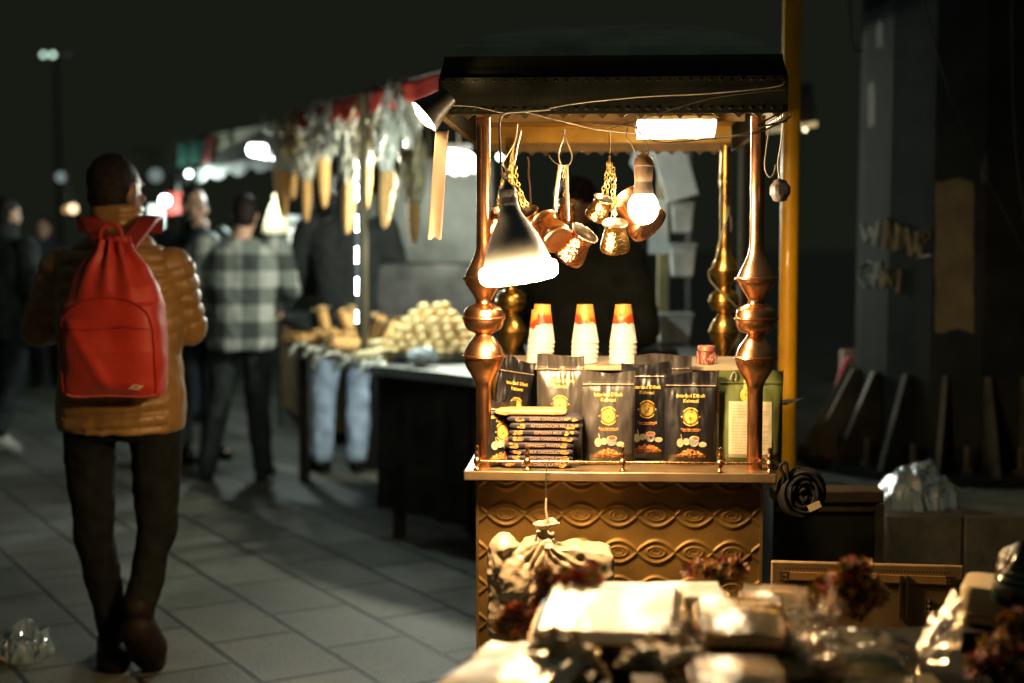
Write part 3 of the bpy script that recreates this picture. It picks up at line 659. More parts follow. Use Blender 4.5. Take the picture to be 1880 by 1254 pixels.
# patterned tin
tc_ = CP(1297, 680, .42); tc_.z = 1.1345
tt = thing('patterned_tin', tc_, 'small maroon tin with pale leaf pattern at the right end of the shelf', 'tin')
M_mar = mat('maroon_tin', (.16, .035, .025), .4, .2)
mb = MB(); mb.lathe([(.0265, 0), (.0275, .001), (.0275, .032), (.0265, .034)], 32, Matrix.Translation(tc_)); mb.build('tin_body', M_mar, tt)
mb = MB(); mb.lathe([(.0235, .0345), (.0245, .035), (.0245, .046), (.0225, .0485), (.0215, .0475), (.0005, .047)], 32, Matrix.Translation(tc_)); mb.build('lid', mat('maroon_lid', (.42, .16, .12), .4, .3), tt)
mb = MB(); rnd = random.Random(5)
for k in range(22):
    a0 = -PI / 2 + rnd.uniform(-1.3, 1.3); z0 = rnd.uniform(.004, .024); pts = []
    for q in range(8):
        t = q / 7; a = a0 + .28 * t; pts.append(tc_ + V((.0277 * math.cos(a), .0277 * math.sin(a), z0 + .008 * math.sin(t * 4 + k))))
    mb.tube(pts, [.0002 + .0009 * math.sin(PI * q / 7) for q in range(8)], 4)
mb.build('leaf_pattern', mat('pink_pattern', (.6, .35, .28), .5), tt)

# chocolate bars
M_wrap = mat('dark_wrapper', (.016, .013, .024), .62, .0, .2, 40, .3, 120, spec=.3, bdist=.0015); M_wrapg = mat('gold_wrapper', (.50, .27, .09), .45, .3, .15, 30, .3, 100, bdist=.002)
M_pinkp = mat('pink_gold_print', (.36, .23, .15), .4, .3); M_nut = mat('nut_print', (.42, .20, .05), .5, 0, .3, 200)
def bar(M, L_, Wd, Hh, body, txt, label, seed):
    t = thing('chocolate_bar', M.translation, label, 'chocolate bar', 'stacked chocolate bars on the counter')
    rnd = random.Random(seed); mb = MB()
    n = 10
    def f(u, v):
        x = (u - .5) * L_; e = min(1, min(u, 1 - u) / .06); e = e ** .5; a = 2 * PI * v
        cy, cz = math.cos(a), math.sin(a); k = 5; r = (abs(cy) ** k + abs(cz) ** k) ** (-1 / k)
        hy = Wd / 2 * (.94 + .06 * e); hz = Hh / 2 * (.14 + .86 * e)
        wob = 1 + .05 * nz((x * 40 + seed, cy * 2, cz * 2), 1.0)
        return M @ V((x, cy * r * hy, Hh / 2 + cz * r * hz * wob + .0006 * math.sin(x * 300 + seed) * (1 - e)))
    vs = []; fs = []; nu, nv = 60, 24
    mb.grid(lambda v, u: f(u, v), nv, nu, closed_u=True); mb.build('wrapper', body, t, ang=60)
    mb = MB(); yf = -Wd / 2 * 1.01
    tv, tf = text(txt, Hh * .62); mb.add([M @ V((x + .01, yf - .0008, Hh / 2 + y)) for x, y, z in tv], tf, 0)
    for k in range(14):
        x = rnd.choice([-1, 1]) * rnd.uniform(.052, L_ / 2 - .014); z = rnd.uniform(.25, .75) * Hh; r = rnd.uniform(.0028, .0046)
        mb.add([M @ V((x + r * 1.2 * math.cos(q), yf - .0007, z + r * .75 * math.sin(q))) for q in [2 * PI * j / 10 for j in range(10)]], [tuple(range(10))], 1)
    mb.build('print', [M_pinkp, M_nut], t, smooth=False)
z = ZC + .001
spec_ = [(985, .172, .0165, 'DARK CHOCOLATE', 0), (992, .165, .0165, 'WITH CHOCOLATE', .01), (995, .160, .016, 'MILK CHOCOLATE', -.02), (990, .172, .018, 'ESPRESSO WAFER', .03), (998, .176, .0155, 'DARK CHOCOLATE', 0), (1000, .178, .0165, 'ESPRESSO MILK', -.01), (1003, .182, .0185, 'AFTERNOON MILK', .015), (1001, .188, .017, 'DARK CHOCOLATE', -.01)]
ords = ['bottom bar of the stack, lying directly on the counter', 'second bar from the bottom of the stack', 'third bar from the bottom of the stack', 'fourth bar from the bottom of the stack', 'fourth bar below the gold one', 'third bar below the gold one', 'second bar below the gold one', 'dark bar directly under the gold one']
for i, (px, L_, Hh, tx, yw) in enumerate(spec_):
    p = CP(px, 850, .085); p.z = z
    bar(Matrix.Translation(p) @ CROT @ Matrix.Rotation(yw, 4, 'Z'), L_, .075, Hh, M_wrap, tx, 'dark chocolate bar with nut pictures, ' + ords[i], i); z += Hh * .97
p = CP(975, 850, .085); p.z = z
bar(Matrix.Translation(p) @ CROT @ Matrix.Rotation(-.02, 4, 'Z'), .178, .072, .0165, M_wrapg, '', 'gold wrapped bar lying on top of the chocolate bar stack', 40)

# paper cups
def cup_mat():
    m = bpy.data.materials.new('printed_cup_paper'); m.use_nodes = True; n = m.node_tree; b = n.nodes['Principled BSDF']; L = n.links.new
    t = n.nodes.new('ShaderNodeTexCoord'); s = n.nodes.new('ShaderNodeSeparateXYZ'); L(t.outputs['Object'], s.inputs[0])
    no = n.nodes.new('ShaderNodeTexNoise'); no.inputs['Scale'].default_value = 38; no.inputs['Detail'].default_value = 2; L(t.outputs['Object'], no.inputs[0])
    ma = n.nodes.new('ShaderNodeMath'); ma.operation = 'MULTIPLY_ADD'; ma.inputs[1].default_value = .03; L(no.outputs[0], ma.inputs[0]); L(s.outputs['Z'], ma.inputs[2])
    st = n.nodes.new('ShaderNodeMath'); st.operation = 'GREATER_THAN'; st.inputs[1].default_value = .069; L(ma.outputs[0], st.inputs[0])
    m2 = n.nodes.new('ShaderNodeMath'); m2.operation = 'MULTIPLY_ADD'; m2.inputs[1].default_value = .07; L(no.outputs[0], m2.inputs[0]); L(s.outputs['Z'], m2.inputs[2])
    rp = n.nodes.new('ShaderNodeValToRGB'); mr = n.nodes.new('ShaderNodeMapRange'); mr.inputs[1].default_value = .085; mr.inputs[2].default_value = .15; L(m2.outputs[0], mr.inputs[0]); L(mr.outputs[0], rp.inputs[0])
    e = rp.color_ramp.elements; e[0].position = 0; e[0].color = (.12, .2, .02, 1); e[1].position = 1; e[1].color = (.75, .36, .05, 1)
    for p_, c_ in ((.12, (.62, .04, .01, 1)), (.38, (.68, .09, .02, 1)), (.46, (.7, .33, .04, 1)), (.75, (.8, .5, .12, 1))): q = e.new(p_); q.color = c_
    mx = n.nodes.new('ShaderNodeMixRGB'); L(st.outputs[0], mx.inputs[0]); mx.inputs[1].default_value = (.78, .76, .70, 1); L(rp.outputs[0], mx.inputs[2]); L(mx.outputs[0], b.inputs['Base Color'])
    b.inputs['Roughness'].default_value = .4; return m
M_cup = cup_mat()
mb = MB(); mb.lathe([(.0372, 0), (.0378, .001), (.0379, .0025), (.0373, .0038), (.0367, .0045), (.0222, .100), (.0222, .105), (.0205, .105), (.0205, .1025), (.0005, .1025)], 36)
cup0 = mb.build('paper_cup', M_cup, base=(0, 0, 0))
tag(cup0, 'printed paper cup', 'paper cup', 'upturned paper cups on the shelf')
wh = ('left stack in front of the dark vendor', 'middle stack', 'right stack')
first = True
for i, (px, lean) in enumerate(((991, .035), (1073, .02), (1143, .015))):
    p = CP(px, 668, .42); p.z = 1.135
    for k in range(5):
        nm = ('bottom', 'second', 'third', 'fourth', 'top')[k]
        lab = f'upturned paper cup, {nm} one of the {("left", "middle", "right")[i]} stack on the shelf' + (', fruit print showing' if k == 4 else '')
        loc = p + V((lean * .0135 * k * 2, 0, .0135 * k))
        if first: o = cup0; first = False; o.location = loc
        else: o = cup0.copy(); col.objects.link(o); o.location = loc
        o.rotation_euler = (0, lean, i * 2.1 + (0 if k == 4 else k)); o['label'] = lab
# knife sticking out
kp = CP(1420, 741, .5); mb = MB(); kt = thing('knife', kp, 'thin pointed knife sticking out to the right past the green bag', 'knife')
mb.add([CP(1436, 734, .3), CP(1476, 731, .3), CP(1440, 745, .3), CP(1436, 734, .304), CP(1476, 731, .3035), CP(1440, 745, .304)], [(0, 1, 2), (5, 4, 3), (0, 3, 4, 1), (1, 4, 5, 2), (2, 5, 3, 0)]); mb.build('blade', M_steel, kt, smooth=False)
mb = MB(); mb.tube([CP(1442, 739, .302), CP(1405, 742, .302)], .008, 8, flat=.6); mb.build('handle', M_black, kt)

# hanging white carrier bag
hb = P(1003, 975, 3.36)
cb = thing('carrier_bag', hb, 'knotted white plastic carrier bag full of goods hanging in front of the embossed panel', 'plastic bag')
KN = P(1001, 985, 3.36)
def build_bag():
    mb = MB(); D = 3.37
    def el(px, py, rx, rz, dp, dd=0.): mb.ball(P(px, py, D + dd), (rx / FPX * D, dp, rz / FPX * D), 24)
    mb.lathe([(.0005, .018), (.012, .020), (.030, .026), (.034, .034), (.024, .036), (.014, .026), (.010, .012), (.011, 0), (.020, -.016), (.0005, -.017)], 40, Matrix.Translation(KN), sy=.7)
    # drape from the neck to the load
    a = [P(990, 985, D), P(1012, 985, D)]
    def prism(poly, y0, y1):
        n = len(poly); f = [P(x, y, D) + V((0, y0 - D, 0)) for x, y in poly]; b = [P(x, y, D) + V((0, y1 - D, 0)) for x, y in poly]
        mb.add(f + b, [tuple(range(n))[::-1], tuple(range(n, 2 * n))] + [(i, (i + 1) % n, (i + 1) % n + n, i + n) for i in range(n)])
    prism([(988, 984), (1014, 984), (1032, 1003), (1048, 1012), (1052, 1150), (1030, 1200), (905, 1204), (897, 1160), (898, 1030), (925, 1012), (960, 1006)], 3.335, 3.425)
    prism([(1018, 1000), (1046, 999), (1116, 1007), (1121, 1014), (1124, 1060), (1118, 1066), (1040, 1072), (1020, 1060)], 3.315, 3.43)
    prism([(1000, 990), (1022, 1000), (1050, 1050), (1040, 1100), (1000, 1110), (985, 1030)], 3.31, 3.35)
    el(924, 1004, 26, 24, .04); el(945, 1060, 46, 60, .055); el(990, 1110, 48, 70, .055); el(935, 1140, 38, 56, .05); el(915, 1030, 18, 30, .045)
    def disp(c):
        dx, dz = c.x - KN.x, c.z - KN.z; r = math.hypot(dx, dz); th = math.atan2(dz, dx)
        f = .0065 * math.sin(th * 17 + 9 * nz((th, r * 9, 0), 1.4)) * math.exp(-r / .09) * min(1, r / .02)
        f += (.0035 if c.z < P(1000, 1085, 3.36).z else .0055) * (1 - 2 * abs(nz((c.x, c.y, c.z * .8), 14, 3))) - .003 + .003 * (1 - 2 * abs(nz(c, 37, 8)))
        if dz > .012: f = .012 * nz(c, 38, 2) + .006 * nz(c, 90, 6)
        return f
    return remesh(mb, 'bag', .0042, mat('milky_plastic', (.40, .32, .225), .30, 0, .05, 10, .35, 60, spec=.55, bdist=.004), None, 2, 0, 9, disp)
bgm = build_bag(); bgm.data.transform(Matrix.Translation(-hb)); bgm.parent = cb
mb = MB(); mb.tube(smooth_path([CP(1003, 846, -.002), CP(1006, 852, -.008), CP(1003, 865, -.012), CP(1002, 890, -.016), CP(1004, 925, -.03), P(1004, 948, 3.36)]), .0014, 6); mb.build('wire', M_black, cb)
mb = MB(); mb.tube([P(1003, 915, 3.362), P(1002, 935, 3.36), P(1005, 955, 3.355)], .0028, 6); mb.build('bag_handle', MATS['milky_plastic'], cb)

# black cable coil
cc = CP(1472, 905, .02); coil = thing('cable_coil', cc, 'thick black cable coil with a small tag hanging on the right end of the cart', 'cable coil')
mb = MB(); rnd = random.Random(8)
for k in range(48):
    r = .007 + .00102 * k + rnd.uniform(-.003, .003); oy = rnd.uniform(-.022, .02); ph_ = rnd.uniform(0, 6)
    pts = [cc + V((r * 1.02 * math.cos(a), oy + .006 * math.sin(a * 2 + ph_), r * 1.06 * math.sin(a) + .003 * math.cos(a * 3 + ph_))) for a in np.linspace(0, 2 * PI, 41)]
    mb.tube(pts, .0048, 7, cap=False)
mb.tube(smooth_path([cc + V((-.05, -.005, .02)), CP(1440, 875, .0), CP(1432, 858, .0), CP(1443, 850, .0), CP(1448, 880, .0), cc + V((-.02, 0, .045))]), .0045, 7)
mb.tube(smooth_path([cc + V((-.03, 0, .04)), CP(1452, 868, .01), CP(1462, 858, .01), CP(1478, 862, .01)]), .003, 7)
mb.tube(smooth_path([CP(1425, 862, .02), CP(1434, 850, .02), CP(1436, 870, .01), CP(1444, 886, .01)]), .0022, 6)
mb.build('coil', mat('black_cable', (.008, .008, .009), .7, 0, .1), coil)
mb = MB(); Tt = Matrix.Translation(cc + V((.024, -.034, -.027))) @ Matrix.Rotation(R(-25), 4, 'Y'); mb.box((0, 0, 0), (.032, .001, .017), T=Tt); mb.build('tag', mat('paper_tag', (.42, .33, .22), .6), coil, smooth=False)
# ================================================================== PEOPLE
def cap(mb, a, b, r0, r1, seg=16):
    a = V(a); b = V(b); d = b - a; L_ = d.length or 1e-4; T = aim(d, a)
    pr = [(max(1e-4, r0 * math.cos(t)), -r0 * math.sin(t)) for t in np.linspace(PI / 2, 0, 6)] + [(max(1e-4, r1 * math.cos(t)), L_ + r1 * math.sin(t)) for t in np.linspace(0, PI / 2, 6)]
    mb.lathe(pr, seg, T, cap=False)
def limb(mb, pts, rs):
    for i in range(len(pts) - 1): cap(mb, pts[i], pts[i + 1], rs[i], rs[i + 1])
def loft(mb, rings, seg=28, k=2.3):   # rings: (x,y,z,rx,ry)
    vs = []; fs = []; n = len(rings)
    for (x, y, z, rx, ry) in rings:
        for i in range(seg):
            a = 2 * PI * i / seg; ca, sa = math.cos(a), math.sin(a); r = (abs(ca) ** k + abs(sa) ** k) ** (-1 / k); vs.append((x + ca * r * rx, y + sa * r * ry, z))
    for j in range(n - 1):
        for i in range(seg): i2 = (i + 1) % seg; fs.append((j * seg + i, j * seg + i2, (j + 1) * seg + i2, (j + 1) * seg + i))
    fs.append(tuple(range(seg))[::-1]); fs.append(tuple((n - 1) * seg + i for i in range(seg)))
    if rings[0][2] > rings[-1][2]: fs = [f[::-1] for f in fs]
    mb.add(vs, fs)
M_skin = mat('skin', (.60, .36, .25), .5, 0, .12, 20, .1, 150, bdist=.001, sss=.05)
M_skind = mat('skin_tan', (.24, .13, .08), .5, 0, .12, 20)
M_hair = mat('dark_hair', (.018, .014, .012), .55, 0, .4, 60, .8, 220, bdist=.004)
M_eye = mat('eye_white', (.6, .58, .55), .2); M_iris = mat('dark_iris', (.03, .02, .015), .2)
def hand(mb, w, d, up, s=1.):   # palm + five fingers; w wrist, d pointing direction, up = back of the hand
    w = V(w); d = V(d).normalized(); up = V(up); side = d.cross(up).normalized(); up = side.cross(d).normalized()
    cap(mb, w, w + d * .03 * s, .025 * s, .03 * s)
    for k, (o, L_) in enumerate(((-.030, .068), (-.010, .078), (.010, .074), (.029, .058))):
        b = w + d * .07 * s + side * o * s; cap(mb, w + d * .02 * s + side * o * .6 * s, b, .016 * s, .0125 * s)
        m1 = b + (d * .75 - up * .55).normalized() * L_ * .5 * s; m2 = m1 + (d * .2 - up * .9).normalized() * L_ * .45 * s
        cap(mb, b, m1, .0105 * s, .0095 * s, 10); cap(mb, m1, m2, .0095 * s, .008 * s, 10)
    t0 = w + d * .02 * s - side * .022 * s; t1 = t0 + (d * .55 - side * .7 - up * .3).normalized() * .042 * s; t2 = t1 + (d * .8 - up * .4).normalized() * .032 * s
    cap(mb, t0, t1, .014 * s, .0115 * s, 10); cap(mb, t1, t2, .0115 * s, .009 * s, 10)
def person(label, loc, rot, J, H=1.75, top=None, bot=None, shoe=None, skin=None, hair='short', hem=.84, wide=1., topv=.014, collar=True, legw=1., wr=.006, quilt=False, group=None, headrot=0., bulk=1., slv=1., tap=(.102, .076, .062), shs=1., vox=.009, topname='jacket', sole=None):
    s = H / 1.75; t = thing('person', V(loc), label, 'person', group); t.rotation_euler = (0, 0, rot)
    sc_ = lambda p: V(p) * s
    sh = [sc_(J.get('sh' + q, (sg * .185 * wide, 0, 1.42))) for q, sg in (('L', 1), ('R', -1))]
    el = [sc_(J.get('el' + q, (sg * .26, .02, 1.15))) for q, sg in (('L', 1), ('R', -1))]
    wrs = [sc_(J.get('wr' + q, (sg * .26, -.06, .9))) for q, sg in (('L', 1), ('R', -1))]
    hd = [V(J.get('hd' + q, (0, -.2, -1))) for q in 'LR']; hu = [V(J.get('hu' + q, (sg, 0, 0))) for q, sg in (('L', 1), ('R', -1))]
    hp = [sc_(J.get('hp' + q, (sg * .09, 0, .9))) for q, sg in (('L', 1), ('R', -1))]
    kn = [sc_(J.get('kn' + q, (sg * .10, -.02, .49))) for q, sg in (('L', 1), ('R', -1))]
    an = [sc_(J.get('an' + q, (sg * .10, .02, .09))) for q, sg in (('L', 1), ('R', -1))]
    te = [sc_(J.get('te' + q, (sg * .13, -.16, .025))) for q, sg in (('L', 1), ('R', -1))]
    hc = sc_(J.get('hc', (0, -.02, 1.635))); nb_ = sc_((0, .01, 1.44))
    HR = Matrix.Translation(hc) @ Matrix.Rotation(headrot, 4, 'Z') @ Matrix.Rotation(J.get('nod', 0), 4, 'X') @ Matrix.Scale(s, 4)
    def h(p): return HR @ V(p)
    # body
    mb = MB()
    mb.ball((0, .012, .015), (.074, .094, .098), 24, 0, HR); mb.ball((0, -.022, -.045), (.058, .066, .072), 20, 0, HR)
    mb.ball((0, -.07, -.088), (.024, .02, .018), 12, 0, HR)                       # chin
    cap(mb, h((0, -.092, .012)), h((0, -.109, -.024)), .009 * s, .0135 * s, 10)           # nose
    for q in (-1, 1):
        mb.ball((q * .011, -.102, -.029), (.008, .008, .006), 8, 0, HR)
        mb.ball((q * .075, .012, -.008), (.010, .019, .033), 12, 0, HR)            # ears
        cap(mb, h((q * .018, -.088, .022)), h((q * .05, -.074, .022)), .008 * s, .007 * s, 8)    # brow
        mb.ball((q * .042, -.068, -.03), (.020, .017, .018), 10, 0, HR)             # cheek
    cap(mb, h((-.02, -.086, -.055)), h((.02, -.086, -.055)), .0065 * s, .0065 * s, 8); cap(mb, h((-.016, -.084, -.064)), h((.016, -.084, -.064)), .0075 * s, .0075 * s, 8)
    limb(mb, [nb_ - V((0, 0, .05)), nb_ + V((0, 0, .03)), h((0, .02, -.06))], [.07 * s, .058 * s, .056 * s])
    loft(mb, [(0, 0, z * s, a * s, b * s) for z, a, b in ((.86, .13, .09), (.95, .155, .10), (1.08, .13, .088), (1.25, .155, .10), (1.37, .16, .095), (1.44, .11, .07), (1.47, .06, .06))])
    for i in range(2):
        limb(mb, [sh[i], el[i], wrs[i]], [.05 * s, .038 * s, .026 * s]); hand(mb, wrs[i], hd[i], hu[i], s)
        limb(mb, [hp[i], kn[i], an[i]], [.085 * s, .055 * s, .038 * s]); cap(mb, an[i] - V((0, 0, .03 * s)), te[i] + V((0, 0, .015 * s)), .032 * s, .028 * s)
    b = remesh(mb, 'body', vox, skin or M_skin, t, 2)
    if J.get('face', False):
        for q in (-1, 1):
            mb = MB(); mb.ball((q * .031, -.078, .004), .0125, 14, 0, HR); mb.ball((q * .031, -.0865, .004), (.0062, .0045, .0062), 10, 1, HR)
            e = mb.build('eye', [M_eye, M_iris], None); e.parent = b
        mb = MB()
        for q in (-1, 1): cap(mb, h((q * .016, -.098, .026)), h((q * .047, -.084, .027)), .0042 * s, .0032 * s, 8)
        e = mb.build('eyebrows', M_hair, None); e.parent = b
    # hair
    if hair:
        mb = MB(); rnd = random.Random(int(H * 1000))
        mb.ball((0, .024, .026), (.079, .095, .095), 24, 0, HR)
        if hair == 'short': mb.ball((0, .05, -.02), (.070, .066, .07), 20, 0, HR)
        if hair == 'cap': mb.ball((0, .01, .05), (.084, .105, .075), 24, 0, HR); cap(mb, h((-.03, -.09, .045)), h((.03, -.09, .045)), .02 * s, .02 * s); cap(mb, h((0, -.1, .042)), h((0, -.15, .032)), .018 * s, .012 * s)
        remesh(mb, 'hair' if hair != 'cap' else 'cap', .008, M_hair, t, 2, .004, 40)
    # top garment
    mb = MB(); w_ = wide; e = topv
    z0 = hem
    rings = [(z0, .165, .12), (z0 + .03, .172, .126), (.95, .172, .125), (1.08, .160, .118), (1.2, .175, .122), (1.32, .195 * w_, .125), (1.40, .185 * w_, .112), (1.445, .135, .09), (1.475, .085, .078)]
    loft(mb, [(0, .0, z * s, (a + e - .014) * s * (w_ * bulk if z < 1.3 else 1), (c + e - .014) * s * (w_ * bulk if z < 1.3 else 1)) for z, a, c in rings], 32)
    if collar: loft(mb, [(0, .008, z * s, r * s, r * 1.02 * s) for z, r in ((1.44, .090), (1.50, .084), (1.55, .086), (1.575, .082))], 24)
    for i in range(2):
        limb(mb, [sh[i] - V((0, 0, .005)), el[i], wrs[i]], [(.066 + e - .014) * s * slv, (.054 + e - .014) * s * slv, (.042 + e * .6 - .010) * s])
    disp = None
    if quilt:
        segs = [(sh[i], el[i]) for i in range(2)] + [(el[i], wrs[i]) for i in range(2)]
        def disp(c):
            best = None
            for a, bb in segs:
                d = bb - a; tt_ = max(0, min(1, (c - a).dot(d) / d.length_squared)); dist = (c - a - d * tt_).length
                if best is None or dist < best[0]: best = (dist, tt_ * d.length)
            p_ = .050
            tors = abs(c.x) < .17 and not (best[0] < .075 and abs(c.x) > .15)
            q = (c.z + .010 * math.sin(c.x * 9) + .006 * nz(c, 9)) if tors else best[1]
            f_ = abs(math.sin(PI * q / p_)) ** .45
            return (.019 if tors else .010) * (f_ - .8) + .004 * nz(c, 22) * f_ + .0025 * nz((c.x * 3, c.y * 3, c.z), 16)
    tp = remesh(mb, topname, .007 if quilt else .011, top, t, 2 if quilt else 3, wr, 8, disp)
    # trousers
    mb = MB()
    loft(mb, [(0, 0, z * s, a * s * w_ * bulk, c * s * bulk) for z, a, c in ((.80, .14, .10), (.88, .165, .115), (.97, .165, .11), (1.02, .15, .1))], 28)
    for i in range(2):
        limb(mb, [hp[i], kn[i], an[i] + (kn[i] - an[i]).normalized() * .0 + V((0, 0, .01))], [q_ * s * legw for q_ in tap])
    remesh(mb, 'trousers', .010, bot, t, 2, .009, 12)
    for i in range(2):
        mb = MB(); a = an[i]; q = te[i]; d = (q - a); fl = V((d.x, d.y, 0)).normalized(); heel = a - fl * .055 * s - V((0, 0, .045 * s)) + V((0, 0, (q.z - .025) * .0))
        dn = (V((0, 0, -1)) + fl * J.get('pitch' + 'LR'[i], 0)).normalized(); heel = a + dn * .055 * s - fl * .035 * s
        cap(mb, a + dn * .02 * s, a - dn * .03 * s, .048 * s, .046 * s); cap(mb, heel, q + (a - q).normalized() * .06 * s, .042 * s * shs, .046 * s * shs); cap(mb, q + (a - q).normalized() * .06 * s, q + fl * .01, .047 * s * shs, .034 * s * shs); cap(mb, a + dn * .01, q, .045 * s, .03 * s)
        so = remesh(mb, 'shoe', .008, shoe, t, 3)
        if sole:
            mb = MB(); side = fl.cross(V((0, 0, 1))); 
            L_ = (q + fl * .035 - heel); pts = []; up_ = -dn
            for k in range(20):
                aa = 2 * PI * k / 20; c_ = heel + L_ * .5 + L_ * .58 * math.cos(aa) + side * .046 * s * math.sin(aa) - up_ * .032; pts.append(c_)
            o_ = len(pts); mb.add(pts + [p + up_ * .022 for p in pts], [tuple(range(o_)), tuple(range(2 * o_ - 1, o_ - 1, -1))] + [(k, k + o_, (k + 1) % o_ + o_, (k + 1) % o_) for k in range(o_)])
            ss = mb.build('sole', sole, None, smooth=False); ss.parent = so
    return t

M_puff = mat('mustard_puffer', (.28, .150, .040), .42, 0, .15, 12, .5, 45, bdist=.003, sheen=.2)
M_blackt = mat('black_cloth', (.011, .012, .011), .9, 0, .3, 20, .3, 200, bdist=.002)
M_shoeb = mat('dark_brown_shoe', (.016, .011, .009), .6, 0, .25, 20, .3, 90, bdist=.002)
M_dk = mat('dark_green_cloth', (.03, .038, .034), .8, 0, .3, 14); M_dk2 = mat('dark_blue_cloth', (.03, .038, .042), .8, 0, .3, 14)
M_jean = mat('washed_denim', (.40, .54, .74), .85, 0, .3, 9, .3, 60, bdist=.003); M_charc = mat('charcoal_trousers', (.035, .042, .042), .8, 0, .25, 12)
M_whs = mat('white_sneaker', (.45, .46, .42), .6); M_whsole = mat('white_sole', (.5, .52, .48), .6)

# walker with the backpack, seen from behind (local -y is his front; he faces away)
DW = 4.76
wp = G(226, 1214); wp = V((P(222, 700, DW).x, DW, 0))
walker = person('person walking away in a mustard quilted puffer jacket, dark trousers and brown shoes', wp, PI + R(4), dict(
    shL=(.185, 0, 1.385), shR=(-.180, 0, 1.385), elL=(.275, -.03, 1.165), elR=(-.22, -.06, 1.165), wrL=(.20, -.27, 1.16), wrR=(-.15, -.27, 1.27), hdL=(-.8, -.5, .3), hdR=(.6, -.5, .5), huL=(0, -1, 0), huR=(0, -1, 0),
    hpL=(.105, 0, .9), hpR=(-.11, 0, .9), knL=(.10, .00, .49), knR=(-.115, .02, .50), anL=(.05, -.06, .10), anR=(-.065, .10, .225), teL=(.085, -.26, .03), teR=(-.08, -.015, .035), pitchR=.6,
    hc=(.005, -.035, 1.63)), H=1.76, top=M_puff, bot=M_blackt, shoe=M_shoeb, sole=mat('dark_sole', (.03, .022, .018), .7), skin=M_skind, hair='short', hem=.83, wide=1.03, topv=.022, quilt=True, headrot=R(-28), wr=.003, legw=1., slv=.94, tap=(.094, .068, .052), shs=1.45, bulk=1.14)
# backpack
bx = walker.location + V((.0, -.245, 0)); bxc = P(213, 700, bx.y).x
M_bag = mat('red_nylon', (.44, .026, .012), .5, 0, .10, 10, .3, 30, spec=.4, bdist=.006, sheen=.2); M_bagd = mat('red_piping', (.32, .02, .012), .5)
bp = thing('backpack', V((bxc, bx.y, 0)), 'bright red drawstring-topped backpack worn on the back of the walking person', 'backpack')
zb, zt_ = 1.46 - (727 - 447) * bx.y / FPX, 1.46 - (440 - 447) * bx.y / FPX
HB = zt_ - zb
def bpw(v): return float(np.interp(v, [0, .02, .06, .15, .3, .45, .6, .72, .84, .93, 1], [.135, .148, .155, .158, .160, .158, .152, .134, .102, .062, .048]))
def bpd(v): return float(np.interp(v, [0, .03, .1, .3, .5, .7, .85, 1], [.045, .075, .10, .115, .105, .085, .055, .03]))
def bag_pt(a, v, off=0.):
    ca, sa = math.cos(a), math.sin(a); k = 3.4 if v < .6 else 2.6; r = (abs(ca) ** k + abs(sa) ** k) ** (-1 / k)
    W_, D_ = bpw(v), bpd(v); x = ca * r * W_; y = sa * r * D_
    fold = 0
    if sa < 0:
        tpt = max(0, (v - .55) / .45)
        fold = .014 * tpt * math.sin(ca * 13 + v * 3) + .006 * (1 - tpt) * nz((x * 9, v * 6, 1), 1.3) + .007 * math.sin(ca * 5 + v * 9 + .5) * max(0, math.sin(v * 5))
        fold += .008 * math.exp(-((x + .06 - (v - .3) * -.25) / .02) ** 2) * (v < .5) * (v > .06)
    n = V((ca, sa * 1.1, 0)).normalized()
    sag = .02 * (x / .15) * (1 - v)
    return V((x, y, 0)) + n * (fold + off) + V((.012 * (v > .5) * (v - .5), 0, zb + HB * v - .012 * (x / .15) ** 2 * (v < .1)))
def W2(p): return V((bxc, bx.y, 0)) + p
mb = MB(); nU, nV = 120, 90
vs = [W2(bag_pt(2 * PI * i / nU, j / nV)) for j in range(nV + 1) for i in range(nU)]
fs = [(j * nU + i, j * nU + (i + 1) % nU, (j + 1) * nU + (i + 1) % nU, (j + 1) * nU + i) for j in range(nV) for i in range(nU)] + [tuple(range(nU))[::-1], tuple(nV * nU + i for i in range(nU))]
mb.add(vs, fs); mb.build('bag_body', M_bag, bp, ang=80)
def front(x, v, off=.004):   # point on the front face at width x
    W_ = bpw(v); best = None
    for a in np.linspace(PI + .02, 2 * PI - .02, 90):
        p = bag_pt(a, v, off)
        if best is None or abs(p.x - x) < best[0]: best = (abs(p.x - x), p)
    q = best[1]; return W2(V((x, q.y, q.z)))
mb = MB()
arch = [(-.150, .05), (-.153, .2), (-.152, .40), (-.14, .50), (-.11, .57), (-.06, .625), (0, .64), (.06, .625), (.105, .585), (.13, .53), (.142, .45), (.145, .3), (.145, .1), (.137, .03)]
ap = []
for i in range(len(arch) - 1):
    for q in range(5): t = q / 5; ap.append(front(arch[i][0] * (1 - t) + arch[i + 1][0] * t, arch[i][1] * (1 - t) + arch[i + 1][1] * t))
mb.tube(ap, .0028, 6); mb.build('zip_piping', M_bagd, bp)
mb = MB(); mb.tube([front(x, .445 + .008 * math.sin(x * 30), .003) for x in np.linspace(-.148, .143, 30)], .0028, 6); mb.build('pocket_zip', M_bagd, bp)
mb = MB(); mb.tube([front(x, .012 + .03 * (abs(x) / .14) ** 6, .004) for x in np.linspace(-.138, .138, 30)], .0035, 6); mb.build('bottom_piping', mat('red_trim_light', (.6, .09, .07), .5), bp)
